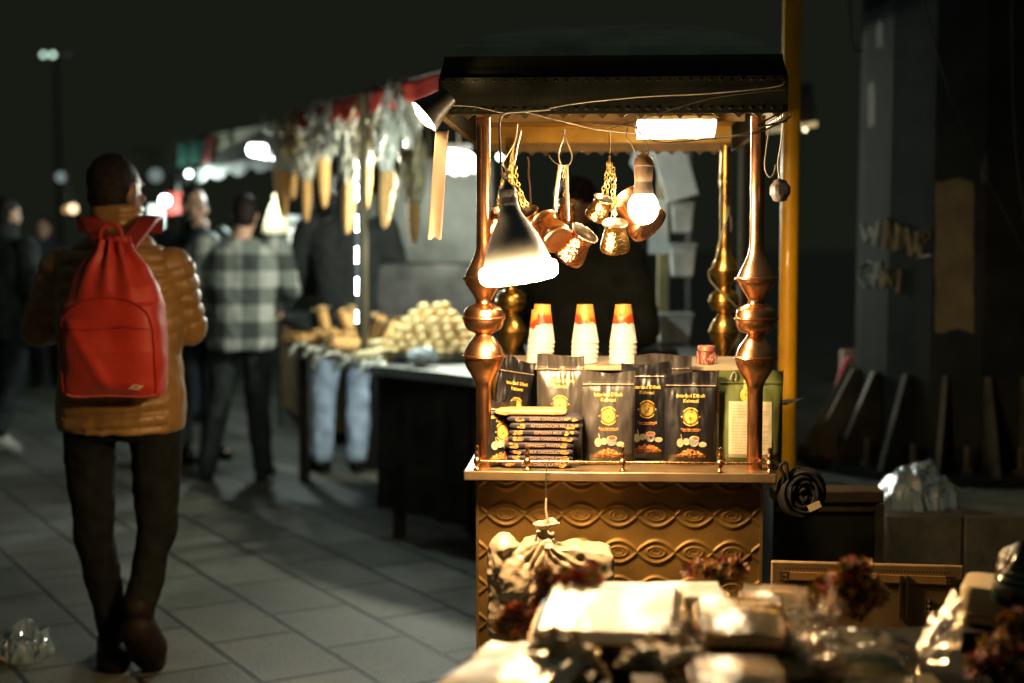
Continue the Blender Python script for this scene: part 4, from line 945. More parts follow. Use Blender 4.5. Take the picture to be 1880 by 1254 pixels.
# logo mark
mb = MB(); lg0 = [(-.022, -.007), (-.010, -.007), (0, .003), (.008, .003), (.016, -.001), (.012, -.006), (.006, -.004), (.0, -.009)]
def lgp(x, y): return front(.088 + x, (1.46 - (704 - 447) * bx.y / FPX + y - zb) / HB, .006)
for sg in (1, -1):
    pts = [(-.022, -.008), (-.014, -.008), (-.004, .003), (.004, .004), (.009, .0005), (.006, -.003), (.0, -.002), (.002, -.006), (.010, -.005), (.014, .001), (.008, .0085), (-.006, .0085), (-.013, .001)]
    mb.add([lgp(sg * x * 1.15, sg * y) for x, y in pts], [tuple(range(len(pts)))])
mb.build('logo', mat('cream_logo', (.75, .55, .38), .5), bp, smooth=False)
# straps over the shoulders and top loop
M_strap = mat('red_strap', (.40, .028, .02), .6, 0, .12, 20, .2, 120, bdist=.002)
for sg in (-1, 1):
    A = P(212 + sg * 22, 452, bx.y + .02); B = P(217 + sg * 36, 428, bx.y + .085); C_ = P(219 + sg * 52, 405, bx.y + .15); D_ = P(220 + sg * 62, 400, bx.y + .24); E_ = P(221 + sg * 60, 425, bx.y + .36)
    pts = smooth_path([A, B, C_, D_, E_], 6); mb = MB()
    vs = []; fs = []
    for i, p in enumerate(pts):
        wv = .030; t = (pts[min(i + 1, len(pts) - 1)] - pts[max(i - 1, 0)]).normalized(); si = V((1, 0, 0)) - t * t.x; si.normalize(); n = si.cross(t)
        for a, b_ in ((-1, -1), (1, -1), (1, 1), (-1, 1)): vs.append(p + si * (a * wv) + n * (b_ * .006))
    for i in range(len(pts) - 1):
        for k in range(4): fs.append((i * 4 + k, i * 4 + (k + 1) % 4, (i + 1) * 4 + (k + 1) % 4, (i + 1) * 4 + k))
    fs += [(3, 2, 1, 0), tuple(len(vs) - 4 + k for k in range(4))]
    mb.add(vs, fs); mb.build('shoulder_strap', M_strap, bp, ang=60)
mb = MB(); mb.tube(smooth_path([W2(V((-.035, -.02, zt_ - .01))), W2(V((-.03, -.03, zt_ + .03))), W2(V((0, -.03, zt_ + .05))), W2(V((.03, -.03, zt_ + .03))), W2(V((.035, -.02, zt_ - .01)))]), .008, 8, flat=.5); mb.build('top_loop', M_strap, bp)
mb = MB()
for k in range(9): a = 2 * PI * k / 9; mb.ball(W2(V((.012 + .035 * math.cos(a), .02 * math.sin(a) - .005, zt_ + .0))), (.016, .014, .018), 8)
remesh(mb, 'gathered_top', .005, M_bagd, bp, 3).location = V((0, 0, 0)) - bp.location

# plaid shirt
def plaid():
    m = bpy.data.materials.new('plaid_flannel'); m.use_nodes = True; n = m.node_tree; b = n.nodes['Principled BSDF']; L = n.links.new
    t = n.nodes.new('ShaderNodeTexCoord'); s = n.nodes.new('ShaderNodeSeparateXYZ'); L(t.outputs['Object'], s.inputs[0]); res = []
    for ax in ('X', 'Z'):
        mo = n.nodes.new('ShaderNodeMath'); mo.operation = 'MULTIPLY_ADD'; mo.inputs[1].default_value = 2 * PI / .205; mo.inputs[2].default_value = .9 if ax == 'X' else 1.2; L(s.outputs[ax], mo.inputs[0])
        si = n.nodes.new('ShaderNodeMath'); si.operation = 'SINE'; L(mo.outputs[0], si.inputs[0]); g = n.nodes.new('ShaderNodeMath'); g.operation = 'GREATER_THAN'; g.inputs[1].default_value = 0; L(si.outputs[0], g.inputs[0]); res.append(g)
    ad = n.nodes.new('ShaderNodeMath'); ad.operation = 'ADD'; L(res[0].outputs[0], ad.inputs[0]); L(res[1].outputs[0], ad.inputs[1])
    hf = n.nodes.new('ShaderNodeMath'); hf.operation = 'MULTIPLY'; hf.inputs[1].default_value = .5; L(ad.outputs[0], hf.inputs[0])
    rp = n.nodes.new('ShaderNodeValToRGB'); L(hf.outputs[0], rp.inputs[0]); rp.color_ramp.elements[0].position = .2; rp.color_ramp.elements[0].color = (.04, .05, .048, 1); rp.color_ramp.elements[1].position = .8; rp.color_ramp.elements[1].color = (.38, .41, .38, 1); e = rp.color_ramp.elements.new(.5); e.color = (.16, .19, .175, 1)
    L(rp.outputs[0], b.inputs['Base Color']); b.inputs['Roughness'].default_value = .85; MATS['plaid'] = m; return m
M_plaid = plaid()
def at(px, D): return V((P(px, 800, D).x, D, 0))
person('person with dark hair in a black and white plaid shirt seen from behind', at(447, 8.75), PI, dict(shL=(.21, 0, 1.44), shR=(-.21, 0, 1.44), elL=(.29, -.03, 1.17), elR=(-.29, -.05, 1.17), wrL=(.22, -.22, 1.05), wrR=(-.2, -.24, 1.07), knL=(.15, -.02, .48), knR=(-.09, .0, .48), anL=(.22, .02, .09), anR=(-.12, .03, .09), teL=(.26, -.15, .025), teR=(-.14, -.14, .025), hc=(-.02, -.06, 1.63)), H=1.76, top=M_plaid, bot=M_charc, shoe=M_dk, sole=M_whsole, hem=.80, wide=1.12, topv=.03, wr=.014, collar=False, topname='plaid_shirt', vox=.013)
person('person in a dark jacket holding a hand to the mouth, left of the plaid shirt', at(362, 9.6), R(38), dict(face=True, shL=(.2, 0, 1.42), shR=(-.2, 0, 1.42), elR=(-.24, -.16, 1.18), wrR=(-.07, -.24, 1.46), hdR=(.3, .25, .8), huR=(-.3, -1, .2), elL=(.24, -.12, 1.15), wrL=(.02, -.26, 1.2), hdL=(-.8, 0, .5), huL=(0, -1, 0)), H=1.83, top=mat('dark_teal_jacket', (.035, .05, .048), .5, 0, .3, 10), bot=M_dk2, shoe=M_blackt, hair='short', hem=.78, wide=1.1, topv=.03, wr=.012, vox=.009, topname='jacket')
person('person in a black sweater and pale blue jeans standing behind the corn', at(640, 9.1), PI + R(8), dict(shL=(.22, 0, 1.42), shR=(-.22, 0, 1.42), elL=(.30, -.05, 1.14), elR=(-.30, -.05, 1.14), wrL=(.2, -.25, 1.05), wrR=(-.2, -.25, 1.05), knL=(.14, -.03, .49), knR=(-.07, -.04, .49), anL=(.155, .03, .09), anR=(-.045, .05, .09), teL=(.24, -.12, .025), teR=(-.03, -.12, .025), hc=(0, -.03, 1.63)), H=1.93, top=mat('black_sweater', (.02, .024, .024), .8, 0, .2, 14), bot=M_jean, shoe=M_blackt, hem=.78, wide=1.12, topv=.03, wr=.014, vox=.014, topname='sweater')
person('stall keeper in dark clothes and a cap standing behind the coffee cart', at(1058, 5.7), R(-20), dict(face=True, shL=(.21, 0, 1.42), shR=(-.21, 0, 1.42), elL=(.29, -.05, 1.14), elR=(-.3, -.05, 1.14), wrL=(.18, -.28, 1.05), wrR=(-.18, -.26, 1.05), hdL=(-.2, -1, -.1), hdR=(.2, -1, -.1), huL=(0, 0, 1), huR=(0, 0, 1)), H=1.72, top=mat('black_jacket', (.030, .036, .037), .7, 0, .3, 12), bot=M_blackt, shoe=M_blackt, hair='cap', hem=.76, wide=1.12, topv=.03, wr=.014, skin=M_skind, vox=.010, topname='jacket')
person('dark figure with pale trainers walking at the far left edge', at(18, 9.7), PI - R(30), dict(knL=(.12, -.1, .5), anL=(.14, .0, .1), knR=(-.1, .05, .5), anR=(-.12, .2, .2), teR=(-.12, .06, .05), pitchR=.6), H=1.78, top=M_dk, bot=M_dk2, shoe=M_whs, hem=.8, wide=1.1, topv=.03, wr=.012, vox=.014)
person('distant person in dark clothes behind the left shoulder of the walker', at(88, 14.5), R(15), dict(face=True), H=1.72, top=M_dk2, bot=M_blackt, shoe=M_blackt, hem=.8, wide=1.1, topv=.03, wr=.012, vox=.014)
person('person in dark coat and blue trousers standing between the walker and the plaid shirt', at(336, 11.6), PI + R(20), dict(), H=1.7, top=M_dk, bot=mat('navy_trousers', (.035, .05, .075), .8), shoe=M_blackt, hem=.74, wide=1.1, topv=.03, wr=.012, vox=.014)
# ================================================================== CORN STALL
M_sk = mat('dark_skirt_cloth', (.014, .015, .012), .9, 0, .35, 5, .5, 12, bdist=.02, spec=.1)
M_cobk = mat('corn_kernels', (.80, .46, .16), .38, 0, .22, 45, .9, 260, kind='hammer', bdist=.004)
M_cobp = mat('pale_corn', (.82, .68, .36), .4, 0, .15, 45, .9, 260, kind='hammer', bdist=.004)
M_husk = mat('corn_husk', (.55, .56, .46), .7, 0, .3, 25, .4, 60, c2=(.78, .78, .68), bdist=.004)
M_huskd = mat('dry_husk', (.24, .19, .10), .75, 0, .3, 25, .4, 60, bdist=.004)
ZT = .86
S = [V((-1.40, 8.85, 0)), V((-.665, 6.95, 0)), V((-.18, 6.42, 0)), V((1.15, 6.25, 0)), V((1.15, 8.2, 0)), V((-.72, 8.2, 0))]
stall = thing('corn_stall', V((0, 8, 0)), 'steel-topped corn stall with dark cloth skirt and red awning left of the coffee cart', 'market stall')
mb = MB(); mb.add([p + V((0, 0, ZT)) for p in S] + [p + V((0, 0, ZT - .045)) for p in S], [(5, 4, 3, 2, 1, 0), (6, 7, 8, 9, 10, 11)] + [(i, (i + 1) % 6, (i + 1) % 6 + 6, i + 6) for i in range(6)])
mb.build('steel_top', mat('worktop_steel', (.42, .46, .46), .3, .85, .2, 4, .1, 60, bdist=.002), stall, smooth=False)
mb = MB()
def skirt(mb, A, B, z0, z1, n=60, dep=.018, off=.02):
    A, B = V(A), V(B); d = B - A; nrm = V((d.y, -d.x, 0)).normalized()
    mb.grid(lambda u, v: A + d * u + nrm * (off + dep * (1 - v) * math.sin(u * n * .9 + math.sin(u * 17)) + .01 * (1 - v)) + V((0, 0, z0 + (z1 - z0) * v)), n * 3, 6)
S1b = S[1] + V((.04, .06, 0))
skirt(mb, S1b + V((-.02, 0, 0)), S[2] + V((0, .04, 0)), .16, ZT - .05, 22); skirt(mb, S[2] + V((0, .04, 0)), S[3] + V((0, .04, 0)), .16, ZT - .05, 40)
mb.build('cloth_skirt', M_sk, stall)
mb = MB(); q = [S[1] + V((.03, .10, 0)), S[2] + V((.02, .10, 0)), S[3] + V((-.05, .1, 0)), V((1.1, 7.3, 0)), V((-.35, 7.3, 0))]
mb.add([p + V((0, 0, .17)) for p in q] + [p + V((0, 0, ZT - .05)) for p in q], [(4, 3, 2, 1, 0), (5, 6, 7, 8, 9)] + [(i, (i + 1) % 5, (i + 1) % 5 + 5, i + 5) for i in range(5)])
mb.build('cabinet', M_blackt, stall, smooth=False)
for p in (S[1] + V((.10, .12, 0)), S[3] + V((-.2, .1, 0)), V((-.2, 7.2, 0)), V((-1.28, 8.7, 0)), V((1.05, 8.1, 0))):
    mb = MB(); h_ = .17 if p.y < 7.5 else ZT - .05; mb.box((p.x, p.y, h_ / 2), (.06, .06, h_)); mb.build('leg', M_black, stall, smooth=False)
# awning posts, awning
pp = P(668, 500, 7.35); pz = 2.22
mb = MB(); mb.tube([V((pp.x, pp.y, ZT)), V((pp.x, pp.y, pz))], .021, 10); mb.build('awning_post', mat('tan_post', (.10, .08, .04), .6, 0, .2, 8), stall)
for p in (V((1.05, 6.5, 0)), V((1.05, 9.7, 0)), V((-1.35, 9.75, 0))):
    mb = MB(); mb.tube([V((p.x, p.y, .0 if p.y > 7.4 else ZT)), V((p.x, p.y, 2.2))], .02, 8); mb.build('awning_post', MATS['tan_post'], stall)
VA, VB = P(536, 217, 8.95), P(822, 128, 6.4)
VB2 = V((.95, 6.1, VB.z))
mb = MB()
M_aw = mat('red_awning', (.70, .05, .02), .75, 0, .25, 10, .3, 40, bdist=.003)
def valance(A, B, hgt, n):
    d = B - A; nr = V((d.y, -d.x, 0)).normalized()
    mb.grid(lambda u, v: A + d * u + nr * (.012 * math.sin(u * n * 2.1) * (1 - v)) + V((0, 0, -hgt * (1 - v) * (.72 + .28 * abs(math.cos(u * n))))), n * 5, 4)
valance(VA + V((0, 0, .02)), VB + V((0, 0, .0)), .115, 22); valance(VB, VB2, .115, 22)
mb.build('valance', M_aw, stall, solid=.003)
mb = MB(); rt = [V((.1, 8.6, 2.62)), V((.6, 8.6, 2.62))]; bk = [V((1.3, 9.9, 2.25)), V((-1.45, 9.9, 2.25))]
a_ = [VA + V((0, 0, .025)), VB + V((0, 0, .005)), VB2 + V((0, 0, .005)), bk[0], bk[1], rt[0], rt[1]]
mb.add(a_, [(0, 1, 5), (1, 2, 6, 5), (2, 3, 6), (3, 4, 5, 6), (4, 0, 5)]); mb.build('awning', mat('dark_awning_cloth', (.05, .03, .025), .8), stall, smooth=False, solid=.004)
mb = MB(); mb.tube([VA + V((.05, 0, -.03)), VB + V((.05, .05, -.03))], .012, 8); mb.tube([VB + V((.05, .05, -.03)), VB2 + V((0, .05, -.03))], .012, 8); mb.build('hanging_rail', M_steel, stall)
# steel hood / back panel with steamy face
M_hood = mat('steamy_steel', (.085, .10, .095), .5, .4, .45, 2.2, .3, 6, bdist=.03)
mb = MB(); c = P(800, 410, 9.4); mb.box((c.x + .02, 9.5, c.z), (.74, .5, .86)); mb.box((c.x - .42, 9.55, c.z - .1), (.10, .4, .6)); mb.build('steel_hood', M_hood, stall, bevel=.02)
mb = MB(); mb.box((P(790, 500, 9.2).x, 9.2, 1.10), (.72, .35, .48)); mb.build('boiler', mat('dark_boiler', (.06, .065, .065), .4, .6, .4, 6), stall, bevel=.02)

mb = MB(); mb.box((P(790, 500, 9.2).x, 9.45, .43), (.9, .7, .855)); mb.build('back_cabinet', M_blackt, stall, smooth=False)
# corn cobs
def cob_mesh(mb, L_=.2, r=.03, kern=True):
    pr = [(.0005, 0), (r * .28, .005), (r * .52, L_ * .10), (r * .78, L_ * .3), (r * .95, L_ * .55), (r, L_ * .8), (r * .93, L_ * .95), (r * .6, L_)]
    n = 26; vs = []; 
    def f(u, v):
        rr = float(np.interp(v, [p[1] / L_ for p in pr], [p[0] for p in pr])); a = 2 * PI * u
        b = 1 + .06 * math.cos(a * 12) * abs(math.sin(v * PI * 16)) if v > .03 else 1
        return V((rr * b * math.cos(a), rr * b * math.sin(a), v * L_))
    mb.grid(f, 36, 40, 0, True)
def husk_leaves(mb, z, n, L_, r, rnd, up=True, spread=.03):
    for k in range(n):
        a = 2 * PI * k / n + rnd.uniform(-.3, .3); l = L_ * rnd.uniform(.6, 1.1); wd = rnd.uniform(.012, .02); sp = rnd.uniform(.2, 1.3) * spread; vs = []; fs = []; m_ = 7
        for i in range(m_ + 1):
            t = i / m_; rr = r + sp * math.sin(t * 2.2) ; c = V((rr * math.cos(a + t * .4), rr * math.sin(a + t * .4), z + (l * t if up else -l * t) - .02 * t * t * rnd.random())); s = V((-math.sin(a), math.cos(a), 0)) * wd * math.sin(PI * min(.97, .15 + t * .85)); vs += [c - s, c + s + V((0, 0, .004 * math.sin(i)))]
        for i in range(m_): fs.append((2 * i, 2 * i + 1, 2 * i + 3, 2 * i + 2))
        mb.add(vs, fs)
def make_cob(name, label, m, r=.031, L_=.21, hl=.22, dark=False, seed=0):
    t = thing(name, V((0, 0, 0)), label, 'corn cob', 'corn cobs hanging from the awning'); rnd = random.Random(seed)
    mb = MB(); cob_mesh(mb, L_, r); mb.build('kernels', m, t)
    mb = MB(); husk_leaves(mb, L_ * .86, 12, hl, r * .9, rnd); mb.build('husk', M_huskd if dark else M_husk, t, solid=.001)
    return t
cobs = [(521, 318, 402, 24, 'leftmost of the hanging row'), (538, 322, 366, 18, 'short one tucked behind the leftmost cob'), (563, 338, 408, 17, 'thin one third from the left'), (596, 300, 382, 22, 'high one left of the lit post'), (637, 346, 430, 24, 'long one just left of the string of lights'), (668, 312, 393, 23, 'directly in front of the tan post'), (706, 324, 420, 25, 'long one right of the tan post'), (722, 318, 352, 15, 'short one behind the long cob')]
for i, (px, y0, y1, wpx, lb) in enumerate(cobs):
    D = 8.95 + (6.4 - 8.95) * (px - 536) / 286 + (.12 if wpx < 20 else 0); L_ = (y1 - y0) / FPX * D / .82; r = wpx / 2 / FPX * D
    t = make_cob('corn_cob', 'yellow corn cob hanging by its husk, ' + lb, M_cobk, r * 1.08, L_, .20, False, i); t.location = P(px, y1, D); t.rotation_euler = (R(random.uniform(-4, 4)), R(random.uniform(-6, 6)), i)
    # second tuft of husk above tying it to the rail
    mb = MB(); rnd = random.Random(i + 50); top = VA.lerp(VB, (px - 536) / 286).z; zz = L_ + .06; gap = max(.12, top - t.location.z - zz)
    husk_leaves(mb, zz - .02, 16, gap * .75, r * .7, rnd, True, .06); husk_leaves(mb, zz + gap * .55, 12, gap * .5, r * .6, rnd, True, .07); husk_leaves(mb, zz + gap * .35, 9, gap * .4, r * .8, rnd, False, .05)
    hk = mb.build('husk_tuft', M_husk, None, solid=.001); hk.parent = t
    mb = MB(); mb.tube([V((0, 0, L_ * .8)), V((0, 0, zz + gap))], .006, 6); st = mb.build('string', M_huskd, None); st.parent = t
t = make_cob('corn_cob', 'large darker grilled corn cob hanging lowest at the right end of the row', mat('roasted_corn', (.30, .15, .03), .45, 0, .35, 40, .9, 200, kind='hammer', bdist=.004), .0335, .215, .3, True, 30); t.location = P(759, 449, 6.75)
mb = MB(); rnd = random.Random(77); husk_leaves(mb, .25, 14, .30, .03, rnd, True, .05); husk_leaves(mb, .45, 12, .25, .03, rnd, False, .05); hk = mb.build('husk_tuft', M_huskd, None, solid=.001); hk.parent = t
# extra bundles of husk hanging from the rail
for i, (px, y0, y1, lb) in enumerate(((545, 222, 300, 'far left under the awning tip'), (585, 205, 300, 'left of the post'), (618, 200, 290, 'between the high cob and the long cob'), (690, 180, 300, 'above the lit dots'), (728, 170, 300, 'thick one near the front of the awning'), (745, 165, 275, 'next to the grilled cob'))):
    D = 8.95 + (6.4 - 8.95) * (px - 536) / 286 - .06; A = P(px, y0 - 22, D); B = P(px, y1, D); mb = MB(); rnd = random.Random(i + 200); H_ = A.z - B.z
    husk_leaves(mb, H_, 16, H_ * .8, .015, rnd, False, .09); husk_leaves(mb, H_ * .55, 14, H_ * .55, .02, rnd, False, .07); husk_leaves(mb, H_ * .5, 10, H_ * .5, .02, rnd, True, .05)
    mb.v = [v + B for v in mb.v]; o = mb.build('husk_bundle', M_husk if i % 3 else M_huskd, base=B, solid=.001); tag(o, 'bundle of pale husks on the awning rail, ' + lb, 'husk bundle', 'husk bundles on the awning rail')

# string of LED dots
M_led = glow('led_glow', (.85, 1, .97), 95)
def ledstrip(px, groups, D, label):
    t = thing('light_string', P(px, groups[-1][-1], D), label, 'light string'); n = 0
    mb = MB(); mb.box(((P(px, 400, D).x), D + .008, (P(px, groups[0][0], D).z + P(px, groups[-1][-1], D).z) / 2), (.014, .004, P(px, groups[0][0], D).z - P(px, groups[-1][-1], D).z + .02)); mb.build('strip', mat('led_strip_tape', (.05, .055, .055), .5), t, smooth=False)
    for g in groups:
        for y in g: mb = MB(); mb.ball(P(px, y, D), .004, 8); mb.build('diode', M_led, t)
    return t
t = ledstrip(655, [(342, 350, 358, 366), (398, 406, 414, 422), (456, 464, 472, 480), (513, 521, 529, 538), (574, 582, 590)], 7.15, 'vertical strip of cool white lights fastened beside the tan awning post')
light('strip_light', 'POINT', P(652, 500, 6.9), 7, (.85, 1, .95), t, .1)
light('strip_light', 'POINT', P(652, 360, 6.9), 9, (.85, 1, .95), t, .1)
mb = MB()
for y in (298, 306): mb.ball(P(655, y, 7.15), .003, 8)
mb.build('diode', M_led, t)
for px, ys, D in ((684, (253, 268), 7.6), (736, (240, 243), 7.4), (743, (262, 266), 7.4)): ledstrip(px, [ys], D, {684: 'pair of small cool lights above the cobs, right of the post', 736: 'upper small cool light near the front end of the corn row', 743: 'lower small cool light near the grilled cob'}[px])

# produce on the stall
top0 = V((0, 0, ZT + .001))
cp0 = make_cob('corn_cob', 'cob', M_cobp, .036, .26, .04, False, 90); cp1 = make_cob('corn_cob', 'cob', M_cobk, .035, .25, .035, True, 91)
lay = [(700, 634, 7.5, 82, 0, 'pale one lying at the back of the front pile'), (735, 630, 7.5, 94, 0, 'pale one lying rightmost at the back of the front pile'), (690, 648, 7.2, 88, 0, 'pale one lying in front, pointing left'), (748, 648, 7.2, 86, 0, 'pale one lying nearest the steel edge'), (660, 640, 7.6, 70, 1, 'yellow one at the left of the pale ones'),
       (598, 604, 8.5, 80, 1, 'yellow one at the far back left'), (560, 606, 8.6, 100, 1, 'yellow one at the far left tip of the stall'), (575, 618, 8.4, 75, 1, 'yellow one lying across the far left pile'), (618, 622, 8.25, 60, 1, 'yellow one lying askew in the middle of the left pile'), (640, 630, 8.1, 110, 1, 'yellow one lying askew in front of the lights'), (550, 615, 8.55, 88, 1, 'yellow one lying second at the far left tip')]
for i, (px, py, D, az, k, lb) in enumerate(lay):
    src = (cp0, cp1)[1 if k else 0]; c = P(px, py, D); zl = ZT + .034 + (.03 if i in (0, 5, 8) else 0); c.z = zl
    o = src if i in (0, 4) else dup(src, c); o.location = c - V((.12 * (1 if az < 95 else -1), 0, 0)); o.rotation_euler = (0, R(90), R((az - 85) * 1.0 + (180 if az >= 95 else 0))); o['label'] = 'corn cob on the stall, ' + lb; o['group'] = 'corn cobs lying on the stall'
up = [(605, 618, 8.4, -12, 'short upright one left of the lights'), (632, 620, 8.4, 14, 'upright one leaning right beside the lights'), (678, 622, 8.0, -32, 'upright one leaning left against the pile, right of the post'), (655, 622, 8.2, 25, 'upright one leaning right at the foot of the post'), (700, 620, 7.9, -48, 'one sloping down towards the pale round pile')]
for i, (px, py, D, an_, lb) in enumerate(up):
    c = P(px, py, D); c.z = ZT + .01; o = dup(cp1, c, (R(8), R(an_), i), .92, 'corn cob on the stall, ' + lb, 'corn cobs propped up on the stall')
# husks spilling over the edge
mb = MB(); rnd = random.Random(4)
for k in range(60):
    t_ = rnd.random(); b0 = S[0].lerp(S[1], .02 + t_ * .95) + V((rnd.uniform(-.06, .12), 0, ZT + .015)); d = V((rnd.uniform(-1, .1), rnd.uniform(-.8, .3), rnd.uniform(-.2, .5))).normalized(); l = rnd.uniform(.06, .13); s = d.cross(V((0, 0, 1))).normalized() * rnd.uniform(.01, .022); vs = []; fs = []
    for i in range(6): q = i / 5; c = b0 + d * l * q + V((0, 0, -.07 * q * q)); w_ = math.sin(PI * min(.95, .12 + .85 * q)); vs += [c - s * w_, c + s * w_]
    for i in range(5): fs.append((2 * i, 2 * i + 1, 2 * i + 3, 2 * i + 2))
    mb.add(vs, fs)
tag(mb.build('loose_husks', M_husk, base=S[1] + top0, solid=.001), 'loose pale husks spilling over the left edge of the corn stall', 'husks', kind='stuff')
# tray with heap of round pale goods
tp_ = P(795, 632, 7.35); tp_.z = ZT + .002
tray = thing('steel_tray', tp_, 'wide steel pan under the heap of round pale potatoes', 'tray')
mb = MB(); mb.lathe([(.16, 0), (.25, .003), (.29, .05), (.31, .055), (.31, .06), (.285, .057), (.25, .012), (.0005, .01)], 40, Matrix.Translation(tp_)); mb.build('pan', M_steel, tray)
M_pot = mat('pale_round_food', (.82, .60, .26), .55, 0, .2, 25, .3, 60, bdist=.003)
rnd = random.Random(12); n = 0; p0 = None; r_ = .0265
lv_ = 0; zz = tp_.z + .045
lvls = [(.26, 22), (.235, 21), (.205, 18), (.175, 15), (.140, 12), (.10, 9), (.06, 5)]
for li, (rad, cnt) in enumerate(lvls):
    for ringi in range(2 if rad > .1 else 1):
        rr_ = rad - ringi * .055; cc_ = max(4, int(cnt * rr_ / rad))
        for k in range(cc_):
            a = 2 * PI * (k + .5 * (li % 2)) / cc_ + rnd.uniform(-.05, .05)
            if ringi and li < 5 and math.sin(a) > -.2: continue
            loc = V((tp_.x + rr_ * math.cos(a) * 1.02, tp_.y + rr_ * math.sin(a), zz + li * .037 + rnd.uniform(-.004, .004)))
            if p0 is None:
                mb = MB(); mb.grid(lambda u, v: (lambda d: d * (r_ * (1 + .10 * nz(d, 1.7))))(V((math.sin(PI * v) * math.cos(2 * PI * u), math.sin(PI * v) * math.sin(2 * PI * u), -math.cos(PI * v)))), 14, 9, closed_u=True)
                p0 = mb.build('round_potato', M_pot, base=(0, 0, 0)); o = p0
            else: o = p0.copy(); col.objects.link(o)
            o.location = loc; o.rotation_euler = (rnd.uniform(0, 6), rnd.uniform(0, 6), 0); s_ = rnd.uniform(.92, 1.15); o.scale = (s_, s_, s_ * .92)
            tag(o, 'small round pale potato in the big heap on the corn stall', 'potato', 'round potatoes heaped on the corn stall')
# white things on the steel
for i, (px, py, D, lb) in enumerate(((1030, 622, 7.4, 'right of the left cup stack'), (776, 668, 6.9, 'on the steel edge under the pan'), (965, 640, 7.0, 'behind the left cup stack'))):
    c = P(px, py, D); c.z = ZT + .05; mb = MB(); mb.grid(lambda u, v: (lambda d: c + V((d.x * .075, d.y * .05, d.z * .045)) * (1 + .25 * nz(d, 2.1, i)))(V((math.sin(PI * v) * math.cos(2 * PI * u), math.sin(PI * v) * math.sin(2 * PI * u), math.cos(PI * v)))), 28, 18, closed_u=True)
    tag(mb.build('crumpled_bag', mat('pale_blue_plastic', (.5, .58, .6), .3, 0, .15, 20, .7, 50, bdist=.006), base=c), 'small crumpled pale plastic bag on the steel top, ' + lb, 'plastic bag')
# yellow pouch and white goods hanging beyond
c = P(509, 430, 10.4); H_ = .29; yb = thing('hanging_cone', c, 'cream bell-shaped cone with a ball on top, glowing pale beyond the corn row', 'ornament')
mb = MB(); mb.lathe([(.0005, 0), (.105, 0), (.108, .01), (.10, .06), (.075, .14), (.048, .21), (.025, .245), (.02, .25)], 24, Matrix.Translation(c)); mb.build('cone', mat('cream_cloth', (.62, .55, .33), .7, 0, .1, 10), yb)
mb = MB(); mb.ball(c + V((0, 0, .268)), .03, 14); mb.build('ball', MATS['cream_cloth'], yb)
for i, (x0, x1, y0, y1, D, m_, lb) in enumerate(((497, 527, 432, 500, 10.5, M_white, 'white paper parcel below the cream cone'), (533, 562, 420, 525, 10.3, M_white, 'tall white paper bag right of the parcel below the cone'), (500, 560, 395, 430, 10.9, M_steel, 'grey metal box behind the cream cone'))):
    A, B = P(x0, y1, D), P(x1, y0, D); mb = MB(); mb.box(((A.x + B.x) / 2, D, (A.z + B.z) / 2), (B.x - A.x, .12, B.z - A.z)); o = mb.build('paper_parcel' if i < 2 else 'metal_box', m_, base=V(((A.x + B.x) / 2, D, A.z)), bevel=.012, sub=0); tag(o, lb, 'parcel' if i < 2 else 'box')
# neighbouring stall counter carrying them
ns = thing('snack_cart', V((-1.7, 11.3, 0)), 'brown wooden snack cart standing beyond the corn stall', 'market stall')
mb = MB(); mb.hexa([V((-1.43, 10.25, .09)), V((-.7, 10.25, .09)), V((-1.1, 12.3, .09)), V((-2.02, 12.3, .09))], [V((-1.43, 10.25, .84)), V((-.7, 10.25, .84)), V((-1.1, 12.3, .84)), V((-2.02, 12.3, .84))]); mb.build('wooden_body', mat('brown_boards', (.26, .17, .07), .6, 0, .3, 6, .3, 20), ns, smooth=False)
mb = MB(); mb.hexa([V((-1.48, 10.2, .841)), V((-.65, 10.2, .841)), V((-1.05, 12.35, .841)), V((-2.1, 12.35, .841))], [V((-1.48, 10.2, .87)), V((-.65, 10.2, .87)), V((-1.05, 12.35, .87)), V((-2.1, 12.35, .87))]); mb.build('counter', M_steel, ns, smooth=False)
mb = MB(); mb.box((-1.05, 10.8, 1.02), (.75, .5, .3)); mb.build('display_case', mat('pale_case', (.3, .33, .31), .4), ns, bevel=.01)
for x, y in ((-1.38, 10.35), (-.8, 10.35), (-1.9, 12.2)): mb = MB(); mb.lathe([(.05, 0), (.05, .09)], 12, Matrix.Translation((x, y, 0)) ); mb.build('wheel', M_black, ns)

# white scalloped awning beyond, with bulbs
wa = thing('white_awning', V((-1.9, 13, 0)), 'far stall awning with a white scalloped edge lit from below', 'awning')
A, B = P(322, 322, 14.5), P(505, 286, 11.2)
mb = MB(); d = B - A; mb.grid(lambda u, v: A + d * u + V((0, .02 * math.sin(u * 40), (-.13 * (.55 + .45 * abs(math.sin(u * PI * 5)))) * (1 - v) + .02)), 100, 5); mb.build('scalloped_edge', mat('white_cloth', (.34, .36, .34), .7, 0, .1, 10), wa, solid=.003)
mb = MB(); mb.add([A + V((0, 0, .02)), B + V((0, 0, .02)), B + V((-.2, 1.2, .35)), A + V((-.8, 1.2, .35))], [(0, 1, 2, 3)]); mb.build('awning_cloth', mat('olive_awning', (.12, .12, .08), .8, 0, .3, 6), wa, smooth=False, solid=.004)
for p in (A, B): mb = MB(); mb.tube([V((p.x, p.y + .1, 0)), V((p.x, p.y + .1, p.z))], .02, 8); mb.build('awning_pole', M_steel, wa)
fl = P(352, 285, 13.5); mb = MB(); mb.grid(lambda u, v: fl + V((.26 * (u - .5), .04 * math.sin(u * 8), .22 * (v - .5) + .05 * u)), 20, 8); tag(mb.build('green_banner', mat('green_banner_cloth', (.012, .04, .03), .7), base=fl, solid=.003), 'green banner hung above the far white awning', 'banner')
